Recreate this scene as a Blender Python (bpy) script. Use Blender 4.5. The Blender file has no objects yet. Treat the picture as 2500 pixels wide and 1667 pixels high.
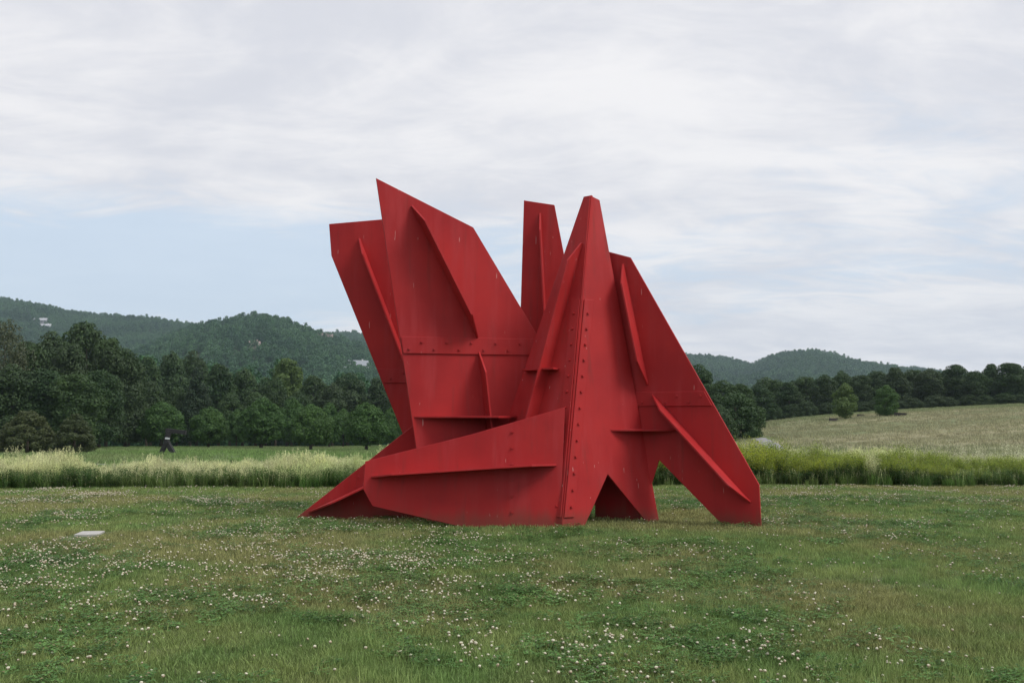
import bpy, bmesh, math, random
import numpy as np
from mathutils import Vector, Matrix, Euler
from mathutils import noise as mnoise

R = math.radians
rng = np.random.default_rng(7)
random.seed(7)
scene = bpy.context.scene
COL = scene.collection

# ------------------------------------------------------------------ camera
EYE = 1.6
cam_data = bpy.data.cameras.new('camera')
cam = bpy.data.objects.new('camera', cam_data)
COL.objects.link(cam)
cam_data.sensor_width = 36.0
cam_data.lens = 35.0
cam_data.clip_start = 0.1
cam_data.clip_end = 9000
PITCH = math.atan(174 / 2287)
cam.location = (0, 0, EYE)
cam.rotation_euler = (math.pi / 2 + PITCH, 0, 0)
scene.camera = cam

# ------------------------------------------------------------------ sun
SUN_EL, SUN_AZ = R(50), R(112)          # azimuth clockwise from +Y (view direction)
sd = bpy.data.lights.new('sun', 'SUN')
sd.energy = 2.3
sd.angle = R(22)
sd.color = (1.0, 0.965, 0.9)
sun = bpy.data.objects.new('sun', sd)
COL.objects.link(sun)
sdir = Vector((math.sin(SUN_AZ) * math.cos(SUN_EL), math.cos(SUN_AZ) * math.cos(SUN_EL), math.sin(SUN_EL)))
sun.rotation_euler = sdir.to_track_quat('Z', 'Y').to_euler()
sun.location = (30, 10, 60)

scene.view_settings.view_transform = 'Standard'
scene.view_settings.look = 'None'
scene.view_settings.exposure = 0.27
scene.view_settings.gamma = 1.0
scene.view_settings.use_curve_mapping = False
scene.cycles.use_denoising = True
scene.cycles.max_bounces = 8
scene.cycles.diffuse_bounces = 4
scene.cycles.transparent_max_bounces = 8
scene.cycles.volume_bounces = 1


# ------------------------------------------------------------------ node helper
class NT:
    def __init__(self, tree):
        self.t = tree
        tree.nodes.clear()

    def n(self, typ, **kw):
        nd = self.t.nodes.new(typ)
        for k, v in kw.items():
            if k.startswith('i_'):
                key = k[2:]
                key = int(key) if key.isdigit() else key
                self.set(nd, key, v)
            else:
                setattr(nd, k, v)
        return nd

    def set(self, nd, key, v):
        s = nd.inputs[key]
        if isinstance(v, bpy.types.NodeSocket):
            self.t.links.new(v, s)
        elif isinstance(v, bpy.types.Node):
            self.t.links.new(v.outputs[0], s)
        else:
            s.default_value = v

    def m(self, op, a, b=0.0, c=0.0, clamp=False):
        nd = self.t.nodes.new('ShaderNodeMath')
        nd.operation = op
        nd.use_clamp = clamp
        self.set(nd, 0, a)
        self.set(nd, 1, b)
        self.set(nd, 2, c)
        return nd.outputs[0]

    def smooth(self, v, a, b, lo=0.0, hi=1.0):
        nd = self.t.nodes.new('ShaderNodeMapRange')
        nd.interpolation_type = 'SMOOTHSTEP'
        self.set(nd, 0, v)
        nd.inputs[1].default_value = a
        nd.inputs[2].default_value = b
        nd.inputs[3].default_value = lo
        nd.inputs[4].default_value = hi
        return nd.outputs[0]

    def noise(self, vec, scale, detail=4.0, rough=0.55, dist=0.0):
        nd = self.t.nodes.new('ShaderNodeTexNoise')
        self.set(nd, 'Vector', vec)
        nd.inputs['Scale'].default_value = scale
        nd.inputs['Detail'].default_value = detail
        nd.inputs['Roughness'].default_value = rough
        nd.inputs['Distortion'].default_value = dist
        return nd.outputs[0]

    def mapping(self, vec, scale=(1, 1, 1), loc=(0, 0, 0), rot=(0, 0, 0)):
        nd = self.t.nodes.new('ShaderNodeMapping')
        self.set(nd, 0, vec)
        nd.inputs[1].default_value = loc
        nd.inputs[2].default_value = rot
        nd.inputs[3].default_value = scale
        return nd.outputs[0]

    def mix(self, f, a, b, blend='MIX'):
        nd = self.t.nodes.new('ShaderNodeMix')
        nd.data_type = 'RGBA'
        nd.blend_type = blend
        self.set(nd, 0, f)
        self.set(nd, 6, a)
        self.set(nd, 7, b)
        return nd.outputs[2]


def C4(c):
    return (c[0], c[1], c[2], 1.0)


# ------------------------------------------------------------------ world
world = bpy.data.worlds.new("World")
scene.world = world
world.use_nodes = True
T = NT(world.node_tree)
sky = T.n('ShaderNodeTexSky', sky_type='NISHITA', sun_disc=False, sun_elevation=SUN_EL, sun_rotation=SUN_AZ,
          air_density=1.0, dust_density=1.5, ozone_density=1.0)
tc = T.n('ShaderNodeTexCoord')
D = tc.outputs['Generated']
sep = T.n('ShaderNodeSeparateXYZ', i_0=D)
X, Y_, Z = sep.outputs
zc = T.m('MAXIMUM', Z, 0.0)
den = T.m('ADD', zc, 0.15)
px_ = T.m('DIVIDE', X, den)
py_ = T.m('DIVIDE', Y_, den)
P = T.n('ShaderNodeCombineXYZ', i_0=px_, i_1=py_, i_2=0.0).outputs[0]
big = T.noise(T.mapping(P, (0.55, 0.42, 1), (3.1, 1.7, 0), (0, 0, R(-24))), 1.0, 5.0, 0.55, 0.5)
fine = T.noise(T.mapping(P, (1.5, 2.5, 1), (0.3, 7.7, 0), (0, 0, R(-30))), 1.7, 9.0, 0.62, 0.9)
shade = T.noise(T.mapping(P, (0.9, 1.25, 1), (9.3, 2.2, 0), (0, 0, R(-35))), 1.5, 8.0, 0.62, 0.4)
# a clear band low in the sky, widest towards the left
q = T.m('DIVIDE', T.m('SUBTRACT', Z, 0.135), 0.062)
band = T.m('POWER', 2.718, T.m('MULTIPLY', T.m('MULTIPLY', q, q), -1.0))
side = T.smooth(X, -0.35, 0.25, 0.62, 0.15)
bandf = T.m('MULTIPLY', band, side)
base = T.m('ADD', T.m('MULTIPLY', big, 0.9), T.m('MULTIPLY', fine, 0.75))
cov = T.smooth(T.m('SUBTRACT', base, bandf), 0.34, 0.74, 0.10, 1.0)
# horizon is milky
cov = T.m('MAXIMUM', cov, T.smooth(Z, 0.0, 0.10, 0.92, 0.15))
tone = T.m('ADD', T.m('MULTIPLY', shade, 0.65), T.m('MULTIPLY', fine, 0.35))
cloud = T.mix(T.smooth(tone, 0.36, 0.64), C4((6.1, 6.2, 6.7)), C4((7.9, 7.8, 7.9)))
blue = T.mix(0.30, sky.outputs[0], C4((6.3, 7.2, 8.2)))
blue = T.mix(0.80, blue, C4((5.6, 6.7, 8.0)))
colr = T.mix(cov, blue, cloud)
bg = T.n('ShaderNodeBackground', i_0=colr, i_1=0.1)
T.n('ShaderNodeOutputWorld', i_0=bg.outputs[0])


# ------------------------------------------------------------------ object helpers
def tag(o, label=None, cat=None, group=None, kind=None):
    if label: o['label'] = label
    if cat: o['category'] = cat
    if group: o['group'] = group
    if kind: o['kind'] = kind
    return o


def mesh_np(name, V, F, mats, smooth=False, midx=None):
    """V (n,3); F list of arrays (k, m) of equal-sided polygons"""
    me = bpy.data.meshes.new(name)
    V = np.asarray(V, dtype=np.float32)
    if not isinstance(F, (list, tuple)):
        F = [F]
    F = [np.asarray(f, dtype=np.int32) for f in F if len(f)]
    me.vertices.add(len(V))
    me.vertices.foreach_set('co', V.ravel())
    loops = np.concatenate([f.ravel() for f in F])
    sizes = np.concatenate([np.full(len(f), f.shape[1], dtype=np.int32) for f in F])
    starts = np.concatenate([[0], np.cumsum(sizes)[:-1]]).astype(np.int32)
    me.loops.add(len(loops))
    me.loops.foreach_set('vertex_index', loops)
    me.polygons.add(len(sizes))
    me.polygons.foreach_set('loop_start', starts)
    me.polygons.foreach_set('loop_total', sizes)
    if midx is not None:
        me.polygons.foreach_set('material_index', np.asarray(midx, dtype=np.int32))
    me.polygons.foreach_set('use_smooth', np.full(len(sizes), smooth, dtype=bool))
    for m in (mats if isinstance(mats, (list, tuple)) else [mats]):
        me.materials.append(m)
    me.update(calc_edges=True)
    return me


def link(name, me, parent=None, loc=None, rotz=0.0):
    o = bpy.data.objects.new(name, me)
    COL.objects.link(o)
    if parent is not None: o.parent = parent
    if loc is not None: o.location = loc
    if rotz: o.rotation_euler = (0, 0, rotz)
    return o


class MB:
    """collects shapes for one mesh"""

    def __init__(self):
        self.v, self.f, self.mi = [], [], []

    def add(self, verts, faces, mi=0):
        b = len(self.v)
        self.v += [tuple(p) for p in verts]
        self.f += [tuple(i + b for i in f) for f in faces]
        self.mi += [mi] * len(faces)

    def box(self, x0, y0, z0, x1, y1, z1, mi=0):
        self.add([(x0, y0, z0), (x1, y0, z0), (x1, y1, z0), (x0, y1, z0), (x0, y0, z1), (x1, y0, z1), (x1, y1, z1), (x0, y1, z1)],
                 [(0, 3, 2, 1), (4, 5, 6, 7), (0, 1, 5, 4), (1, 2, 6, 5), (2, 3, 7, 6), (3, 0, 4, 7)], mi)

    def tube(self, pts, radii, n=7, mi=0):
        pts = [Vector(p) for p in pts]
        rings = []
        for i, p in enumerate(pts):
            d = (pts[min(i + 1, len(pts) - 1)] - pts[max(i - 1, 0)]).normalized()
            a = d.orthogonal().normalized() if i == 0 else (rings_a - d * rings_a.dot(d)).normalized()
            rings_a = a
            b = d.cross(a)
            rings.append([p + (a * math.cos(2 * math.pi * k / n) + b * math.sin(2 * math.pi * k / n)) * radii[i] for k in range(n)])
        vs = [v for r in rings for v in r]
        fs = []
        for i in range(len(pts) - 1):
            for k in range(n):
                fs.append((i * n + k, i * n + (k + 1) % n, (i + 1) * n + (k + 1) % n, (i + 1) * n + k))
        fs.append(tuple(range(n - 1, -1, -1)))
        fs.append(tuple((len(pts) - 1) * n + k for k in range(n)))
        self.add(vs, fs, mi)

    def mesh(self, name, mats, smooth=False):
        me = bpy.data.meshes.new(name)
        me.from_pydata(self.v, [], self.f)
        for m in (mats if isinstance(mats, (list, tuple)) else [mats]):
            me.materials.append(m)
        me.polygons.foreach_set('material_index', self.mi)
        if smooth: me.polygons.foreach_set('use_smooth', [True] * len(self.f))
        me.update()
        return me

    def build(self, name, mats, parent=None, loc=None, rotz=0.0, smooth=False):
        return link(name, self.mesh(name, mats, smooth), parent, loc, rotz)


# ------------------------------------------------------------------ materials
def new_mat(name):
    m = bpy.data.materials.new(name)
    m.use_nodes = True
    return m, NT(m.node_tree)


def foliage_mat(name, ca, cb, transl=0.35, loc_scale=0.05, obj_noise=0.35, rough=0.6, third=None):
    """leaf material: base colour varies per tree / per clump, leaf lets light through"""
    m, t = new_mat(name)
    oi = t.n('ShaderNodeObjectInfo')
    geo = t.n('ShaderNodeNewGeometry')
    n1 = t.noise(geo.outputs['Position'], obj_noise, 3.0, 0.6)
    n2 = t.noise(geo.outputs['Position'], loc_scale, 2.0, 0.5)
    f = t.m('ADD', t.m('MULTIPLY', oi.outputs['Random'], 0.5), t.m('MULTIPLY', t.smooth(n1, 0.3, 0.7), 0.5))
    col = t.mix(f, C4(ca), C4(cb))
    if third:
        col = t.mix(t.smooth(n2, 0.42, 0.66), col, C4(third))
    # every leaf a little different
    isl = geo.outputs['Random Per Island']
    col = t.mix(1.0, col, t.n('ShaderNodeCombineColor', i_0=t.smooth(isl, 0, 1, 0.72, 1.25), i_1=t.smooth(isl, 0, 1, 0.75, 1.22), i_2=t.smooth(isl, 0, 1, 0.8, 1.1)).outputs[0], 'MULTIPLY')
    dif = t.n('ShaderNodeBsdfPrincipled', i_0=col)
    dif.inputs['Roughness'].default_value = rough
    dif.inputs['Specular IOR Level'].default_value = 0.3
    tr = t.n('ShaderNodeBsdfTranslucent', i_0=t.mix(1.0, col, C4((1.15, 1.25, 0.6)), 'MULTIPLY'))
    mx = t.n('ShaderNodeMixShader', i_0=transl, i_1=dif.outputs[0], i_2=tr.outputs[0])
    t.n('ShaderNodeOutputMaterial', i_0=mx.outputs[0])
    return m


def plain_mat(name, col, rough=0.7, noise_amt=0.25, scale=6.0, bump=0.0):
    m, t = new_mat(name)
    geo = t.n('ShaderNodeTexCoord')
    nz = t.noise(geo.outputs['Object'], scale, 5.0, 0.6)
    c2 = tuple(c * (1 - noise_amt) for c in col)
    c3 = tuple(min(1, c * (1 + noise_amt)) for c in col)
    cc = t.mix(t.smooth(nz, 0.3, 0.7), C4(c2), C4(c3))
    b = t.n('ShaderNodeBsdfPrincipled', i_0=cc)
    b.inputs['Roughness'].default_value = rough
    if bump:
        bp = t.n('ShaderNodeBump', i_0=bump, i_1=0.02)
        t.set(bp, 'Height', nz)
        t.set(b, 'Normal', bp.outputs[0])
    t.n('ShaderNodeOutputMaterial', i_0=b.outputs[0])
    return m


M = {}
M['maple'] = foliage_mat('maple_leaves', (0.038, 0.092, 0.022), (0.060, 0.124, 0.030), 0.25)
M['tall'] = foliage_mat('woodland_leaves', (0.022, 0.056, 0.020), (0.058, 0.104, 0.034), 0.22, third=(0.042, 0.070, 0.030))
M['dark'] = foliage_mat('dark_needles', (0.013, 0.032, 0.016), (0.024, 0.048, 0.020), 0.10)
M['yew'] = foliage_mat('brownish_conifer', (0.044, 0.066, 0.027), (0.074, 0.090, 0.036), 0.2)
M['willow'] = foliage_mat('pale_green_leaves', (0.075, 0.125, 0.038), (0.105, 0.165, 0.052), 0.3)
M['grey_tree'] = foliage_mat('thin_grey_green_leaves', (0.058, 0.074, 0.042), (0.082, 0.098, 0.056), 0.2)
M['far'] = foliage_mat('far_forest_leaves', (0.014, 0.062, 0.032), (0.078, 0.172, 0.074), 0.2, loc_scale=0.006, obj_noise=0.012, third=None)
M['bark'] = plain_mat('bark', (0.07, 0.058, 0.045), 0.9, 0.3, 3.0)
M['pale_bark'] = plain_mat('pale_bark', (0.24, 0.22, 0.19), 0.9, 0.3, 2.0)


def blade_mat(name, c1, c2, c3, transl=0.35, patch=0.9):
    m, t = new_mat(name)
    oi = t.n('ShaderNodeObjectInfo')
    geo = t.n('ShaderNodeNewGeometry')
    n1 = t.noise(oi.outputs['Location'], patch, 4.0, 0.6)
    n2 = t.noise(t.mapping(oi.outputs['Location'], (1, 1, 1), (20, 5, 0)), patch * 0.35, 3.0, 0.6)
    col = t.mix(t.smooth(n1, 0.40, 0.60), C4(c1), C4(c2))
    col = t.mix(t.m('MULTIPLY', t.smooth(n2, 0.44, 0.58), 0.85), col, C4(c3))
    isl = geo.outputs['Random Per Island']
    g = t.m('MULTIPLY', t.smooth(isl, 0, 1, 0.6, 1.4), t.smooth(oi.outputs['Random'], 0, 1, 0.8, 1.2))
    col = t.mix(1.0, col, t.n('ShaderNodeCombineColor', i_0=g, i_1=g, i_2=g).outputs[0], 'MULTIPLY')
    # a share of the blades is dry straw
    col = t.mix(t.m('GREATER_THAN', t.m('FRACT', t.m('MULTIPLY', isl, 37.0)), 0.93), col, C4((0.26, 0.23, 0.12)))
    dif = t.n('ShaderNodeBsdfPrincipled', i_0=col)
    dif.inputs['Roughness'].default_value = 0.55
    dif.inputs['Specular IOR Level'].default_value = 0.3
    tr = t.n('ShaderNodeBsdfTranslucent', i_0=col)
    mx = t.n('ShaderNodeMixShader', i_0=transl, i_1=dif.outputs[0], i_2=tr.outputs[0])
    t.n('ShaderNodeOutputMaterial', i_0=mx.outputs[0])
    return m


M['lawn_blade'] = blade_mat('lawn_blades', (0.165, 0.262, 0.082), (0.245, 0.308, 0.105), (0.300, 0.295, 0.125))
M['clover_leaf'] = blade_mat('clover_leaves', (0.075, 0.165, 0.042), (0.105, 0.205, 0.056), (0.12, 0.200, 0.062))
M['tall_green'] = blade_mat('tall_grass_blades', (0.085, 0.190, 0.040), (0.130, 0.240, 0.055), (0.165, 0.230, 0.070), 0.45, 0.4)
M['pale_head'] = blade_mat('pale_seed_heads', (0.66, 0.70, 0.34), (0.56, 0.64, 0.30), (0.70, 0.70, 0.42), 0.4, 0.4)
M['weed_dark'] = blade_mat('weed_leaves', (0.040, 0.092, 0.020), (0.060, 0.125, 0.026), (0.075, 0.140, 0.030), 0.35, 0.5)
M['weed_top'] = blade_mat('yellow_green_tops', (0.26, 0.33, 0.03), (0.36, 0.40, 0.04), (0.24, 0.32, 0.05), 0.45, 0.5)
M['cream_bloom'] = blade_mat('cream_blossom', (0.62, 0.62, 0.42), (0.56, 0.58, 0.38), (0.62, 0.60, 0.44), 0.3, 0.5)
M['dry_meadow'] = blade_mat('dry_meadow_grass', (0.27, 0.275, 0.155), (0.32, 0.305, 0.185), (0.18, 0.23, 0.105), 0.3, 0.045)
M['field_blade'] = blade_mat('field_grass', (0.15, 0.22, 0.08), (0.19, 0.24, 0.10), (0.15, 0.25, 0.07), 0.3, 0.06)

# clover flower: creamy florets above, tan-pink spent ones below
m, t = new_mat('clover_flower')
tcn = t.n('ShaderNodeTexCoord')
zz = t.n('ShaderNodeSeparateXYZ', i_0=tcn.outputs['Object']).outputs[2]
oi = t.n('ShaderNodeObjectInfo')
lim = t.m('MULTIPLY', oi.outputs['Random'], 0.008)
col = t.mix(t.smooth(t.m('SUBTRACT', zz, lim), 0.066, 0.075), C4((0.34, 0.26, 0.18)), C4((0.56, 0.54, 0.42)))
b = t.n('ShaderNodeBsdfPrincipled', i_0=col)
b.inputs['Roughness'].default_value = 0.8
t.n('ShaderNodeOutputMaterial', i_0=b.outputs[0])
M['clover_flower'] = m


# ------------------------------------------------------------------ terrain
def pix_u(p):
    return (p - 1176.0) / 2287.0


COLP = np.array([-600, 0, 230, 500, 800, 1100, 1500, 1700, 1760, 1900, 2100, 2352, 2900.])
ROWY = np.array([0, 22, 25, 30, 36, 45, 60, 80, 95, 110, 130, 150, 165, 200, 300, 600.])
LEFT = [0, 0, -.03, -.13, -.35, -.62, -.98, -1.30, -1.62, -1.93, -2.36, -2.8, -3.2, -4.3, -7, -8]
TAB = {
    -600: LEFT, 0: LEFT, 230: LEFT,
    500: [0, 0, -.03, -.13, -.35, -.62, -.95, -1.20, -1.50, -1.85, -2.30, -2.8, -3.2, -4.3, -7, -8],
    800: [0, 0, -.03, -.13, -.35, -.62, -1.0, -1.35, -1.7, -2.0, -2.50, -2.9, -3.2, -4.3, -7, -8],
    1100: [0, 0, -.03, -.13, -.35, -.62, -1.0, -1.3, -1.5, -1.7, -2.0, -2.3, -2.6, -4.3, -7, -8],
    1500: [0, 0, -.03, -.13, -.35, -.60, -.95, -1.0, -.95, -.9, -.9, -1.0, -1.3, -3.0, -7, -8],
    1700: [0, 0, -.03, -.13, -.33, -.58, -.90, -.78, -.45, -.1, 0.3, .2, 0, -2.0, -7, -8],
    1760: [0, 0, -.03, -.13, -.33, -.58, -.90, -.72, -.25, .3, .9, .9, .6, -1.6, -7, -8],
    1900: [0, 0, -.03, -.13, -.33, -.58, -.88, -.45, .2, .95, 1.72, 1.95, 1.7, 0, -6, -8],
    2100: [0, 0, -.03, -.13, -.33, -.58, -.82, -.15, .65, 1.45, 2.4, 2.95, 3.0, 1.5, -5, -8],
    2352: [0, 0, -.03, -.13, -.33, -.58, -.76, .15, 1.1, 2.0, 3.0, 3.62, 3.8, 2.5, -4, -8],
    2900: [0, 0, -.03, -.13, -.33, -.58, -.70, .40, 1.5, 2.6, 3.8, 4.5, 4.8, 3.5, -3, -8],
}
_tab = np.array([TAB[int(c)] for c in COLP])                # (cols, rows)
GU = np.linspace(pix_u(-600), pix_u(2900), 160)
GY = np.linspace(0, 600, 601)
_g = np.array([np.interp(GY, ROWY, r) for r in _tab])        # cols x 601
GZ = np.array([[0.0] * 601 for _ in GU])
for j in range(601):
    GZ[:, j] = np.interp(GU, pix_u(COLP), _g[:, j])
# smooth (variable in Y)
K = np.ones(7) / 7


def _smooth_axis(a, axis, k):
    pad = len(k) // 2
    a2 = np.concatenate([np.repeat(a.take([0], axis), pad, axis), a, np.repeat(a.take([-1], axis), pad, axis)], axis)
    return np.apply_along_axis(lambda r: np.convolve(r, k, 'valid'), axis, a2)


GZs = _smooth_axis(_smooth_axis(GZ, 1, np.ones(13) / 13), 1, np.ones(9) / 9)
GZs = _smooth_axis(GZs, 0, np.ones(9) / 9)
w = np.clip((GY - 24) / 16, 0, 1)[None, :]
GZ = GZ * (1 - w) + GZs * w

RIDGES = [  # crest distance, foot distance, [(px, skyline py)]
    (1700, 800, [(-1400, 640), (-600, 655), (-200, 668), (0, 686), (80, 700), (150, 714), (220, 722), (300, 728), (370, 733), (440, 746), (520, 775), (640, 830), (800, 900), (1000, 958)]),
    (1150, 420, [(100, 900), (220, 850), (300, 806), (380, 768), (440, 752), (500, 739), (545, 734), (580, 729), (615, 732), (650, 740), (700, 755), (760, 775), (850, 800), (950, 826), (1100, 850), (1400, 880), (1700, 930), (2000, 958)]),
    (1900, 900, [(450, 860), (600, 792), (700, 772), (760, 766), (815, 764), (850, 770), (890, 778), (930, 772), (970, 768), (1050, 764), (1200, 780), (1400, 800), (1490, 809), (1560, 813), (1620, 819), (1680, 826), (1730, 838), (1800, 860), (1900, 900), (2050, 958)]),
    (1800, 800, [(1300, 958), (1450, 890), (1600, 862), (1680, 850), (1730, 838), (1760, 826), (1800, 811), (1840, 808), (1880, 807), (1920, 816), (1960, 829), (2010, 839), (2060, 845), (2120, 853), (2180, 860), (2300, 872), (2500, 880), (2900, 870), (3600, 850)]),
    (2700, 1900, [(1900, 930), (2040, 862), (2080, 849), (2110, 844), (2145, 850), (2190, 858), (2300, 866), (2500, 880), (2900, 900), (3600, 900)]),
]
CANOPY = 9.0


def height(x, y):
    """terrain height, vectorised"""
    x = np.asarray(x, float)
    y = np.asarray(y, float)
    r = np.hypot(x, y)
    a = np.arctan2(x, y)
    umin, umax = GU[0], GU[-1]
    ac = np.clip(a, math.atan(umin), math.atan(umax))
    u = np.tan(ac)
    Y = np.where(np.abs(a - ac) < 1e-9, np.maximum(y, 0), r * np.cos(ac))
    fi = np.clip((u - GU[0]) / (GU[1] - GU[0]), 0, len(GU) - 1.001)
    fj = np.clip(Y, 0, 599.0)
    i = fi.astype(int)
    j = fj.astype(int)
    di, dj = fi - i, fj - j
    z = (GZ[i, j] * (1 - di) + GZ[i + 1, j] * di) * (1 - dj) + (GZ[i, j + 1] * (1 - di) + GZ[i + 1, j + 1] * di) * dj
    # the lawn in a wider world stays flat
    z = z + np.where(Y > 30, 0.10 * np.sin(x * 0.11 + 1) * np.sin(y * 0.07) * np.clip((Y - 30) / 40, 0, 1), 0)
    z = z + 0.012 * np.sin(x * 0.9 + 0.4 * y) + 0.01 * np.sin(y * 1.3 - 0.5 * x)
    pu = u * 2287 + 1176
    rz = np.full_like(z, -99.0)
    spur = (np.sin(x * 0.013 + 1.3 * np.sin(y * 0.004)) + 0.6 * np.sin(x * 0.031 + y * 0.007 + 2) + 0.5 * np.sin(y * 0.019 + x * 0.006)) / 2.1
    for yi, yf, pts in RIDGES:
        pp = np.array(pts, float)
        sk = np.interp(pu, pp[:, 0], pp[:, 1])
        H = (958 - sk) / 2287 * yi + EYE - CANOPY + 8
        s = np.clip((Y - yf) / (yi - yf), 0, 1)
        rise = s * s * (3 - 2 * s) * 0.55 + s * 0.45
        fall = np.clip((Y - yi) / (yi * 0.8), 0, 1)
        prof = rise * (1 - fall * fall * (3 - 2 * fall))
        mid = np.clip(s * (1 - s) * 4, 0, 1)
        zz = H * prof + spur * mid * 9.0 * np.clip(H / 60, 0, 1)
        rz = np.maximum(rz, zz - 8)
    return np.maximum(z, rz)


def hz(x, y):
    return float(height(np.array([x]), np.array([y]))[0])


# ground material
m, t = new_mat('ground')
geo = t.n('ShaderNodeNewGeometry')
pos = geo.outputs['Position']
xyz = t.n('ShaderNodeSeparateXYZ', i_0=pos).outputs
n1 = t.noise(pos, 0.9, 5.0, 0.6)
n2 = t.noise(pos, 14.0, 5.0, 0.7)
lawn = t.mix(t.smooth(n1, 0.35, 0.65), C4((0.085, 0.125, 0.045)), C4((0.120, 0.140, 0.060)))
lawn = t.mix(t.smooth(n2, 0.3, 0.7), lawn, C4((0.075, 0.09, 0.04)))
st = t.noise(t.mapping(pos, (0.018, 0.075, 0.1), (0, 0, 0), (0, 0, R(12))), 1.0, 6.0, 0.62, 0.6)
st2 = t.noise(t.mapping(pos, (0.6, 1.2, 1.0)), 1.0, 6.0, 0.7)
tan_ = t.mix(t.smooth(st, 0.40, 0.60), C4((0.15, 0.180, 0.085)), C4((0.29, 0.265, 0.165)))
tan_ = t.mix(t.m('MULTIPLY', t.smooth(st2, 0.35, 0.7), 0.35), tan_, C4((0.085, 0.10, 0.05)))
field = t.mix(t.smooth(st, 0.38, 0.62), C4((0.11, 0.165, 0.065)), C4((0.155, 0.19, 0.09)))
field = t.mix(t.m('MULTIPLY', t.smooth(st2, 0.35, 0.7), 0.3), field, C4((0.06, 0.085, 0.035)))
wood = C4((0.030, 0.042, 0.018))
ratio = t.m('DIVIDE', xyz[0], t.m('MAXIMUM', xyz[1], 1.0))
far_ = t.mix(t.smooth(ratio, 0.16, 0.23), field, tan_)
cc = t.mix(t.smooth(xyz[1], 23.0, 27.0), lawn, far_)
rad = t.n('ShaderNodeVectorMath', operation='LENGTH', i_0=pos).outputs['Value']
cc = t.mix(t.smooth(rad, 158.0, 185.0), cc, wood)
b = t.n('ShaderNodeBsdfPrincipled', i_0=cc)
b.inputs['Roughness'].default_value = 0.9
b.inputs['Specular IOR Level'].default_value = 0.15
bp = t.n('ShaderNodeBump', i_0=0.9, i_1=0.06)
t.set(bp, 'Height', st2)
t.set(b, 'Normal', bp.outputs[0])
t.n('ShaderNodeOutputMaterial', i_0=b.outputs[0])
M['ground'] = m

# polar sheet: fine in front, coarse behind
front = np.radians(np.linspace(-46, 46, 231))
back = np.radians(np.linspace(46, 314, 61))[1:-1]
ang = np.concatenate([front, back])
rad_ = np.concatenate([[2, 4, 6, 9, 12, 15, 18], np.linspace(20, 60, 41), np.linspace(62, 200, 70)[1:], np.geomspace(205, 3400, 110)])
A, RR = np.meshgrid(ang, rad_)
XX = RR * np.sin(A)
YY = RR * np.cos(A)
ZZ = height(XX, YY)
V = np.stack([XX, YY, ZZ], -1).reshape(-1, 3)
na, nr = len(ang), len(rad_)
ii, jj = np.meshgrid(np.arange(nr - 1), np.arange(na), indexing='ij')
j2 = (jj + 1) % na
Q = np.stack([ii * na + jj, (ii + 1) * na + jj, (ii + 1) * na + j2, ii * na + j2], -1).reshape(-1, 4)[:, ::-1]
V = np.vstack([V, [[0, 0, 0]]])
ctr = len(V) - 1
tri = np.stack([np.arange(na), (np.arange(na) + 1) % na, np.full(na, ctr)], -1)[:, ::-1]
g = link('ground', mesh_np('ground', V, [Q, tri], M['ground'], smooth=True))
tag(g, kind='structure')


def strip(name, pts, width, mat, lift=0.03):
    """a path draped on the ground"""
    P2 = []
    for k in range(len(pts) - 1):
        n = max(2, int(math.dist(pts[k], pts[k + 1]) / 1.0))
        for s in range(n):
            f = s / n
            P2.append((pts[k][0] * (1 - f) + pts[k + 1][0] * f, pts[k][1] * (1 - f) + pts[k + 1][1] * f))
    P2.append(pts[-1])
    P2 = np.array(P2)
    for _ in range(4):
        P2[1:-1] = (P2[:-2] + P2[1:-1] * 2 + P2[2:]) / 4
    d = np.gradient(P2, axis=0)
    d /= np.linalg.norm(d, axis=1)[:, None]
    nrm = np.stack([-d[:, 1], d[:, 0]], -1)
    vs, fs = [], []
    K = 6
    for i in range(len(P2)):
        for k in range(K + 1):
            s = (k / K - 0.5) * width * (1 + 0.06 * math.sin(i * 1.7 + k))
            q = P2[i] + nrm[i] * s
            vs.append((q[0], q[1], hz(q[0], q[1]) + lift))
    for i in range(len(P2) - 1):
        for k in range(K):
            a = i * (K + 1) + k
            fs.append((a, a + 1, a + K + 2, a + K + 1))
    o = link(name, mesh_np(name, vs, np.array(fs), mat, True))
    tag(o, kind='structure')
    return o


M['gravel'] = plain_mat('gravel', (0.24, 0.235, 0.25), 0.95, 0.18, 0.8, 0.4)


def at(px, Y):
    return (pix_u(px) * Y, Y)


strip('gravel_path', [at(-200, 52), at(0, 49), at(214, 47.5), at(300, 47.5), at(420, 46), at(600, 45), at(900, 45)], 1.6, M['gravel'])
strip('road', [at(1738, 93), at(1754, 87), at(1768, 81), at(1780, 74), at(1788, 64), at(1740, 53), at(1500, 46)], 1.2, M['gravel'])


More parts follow.
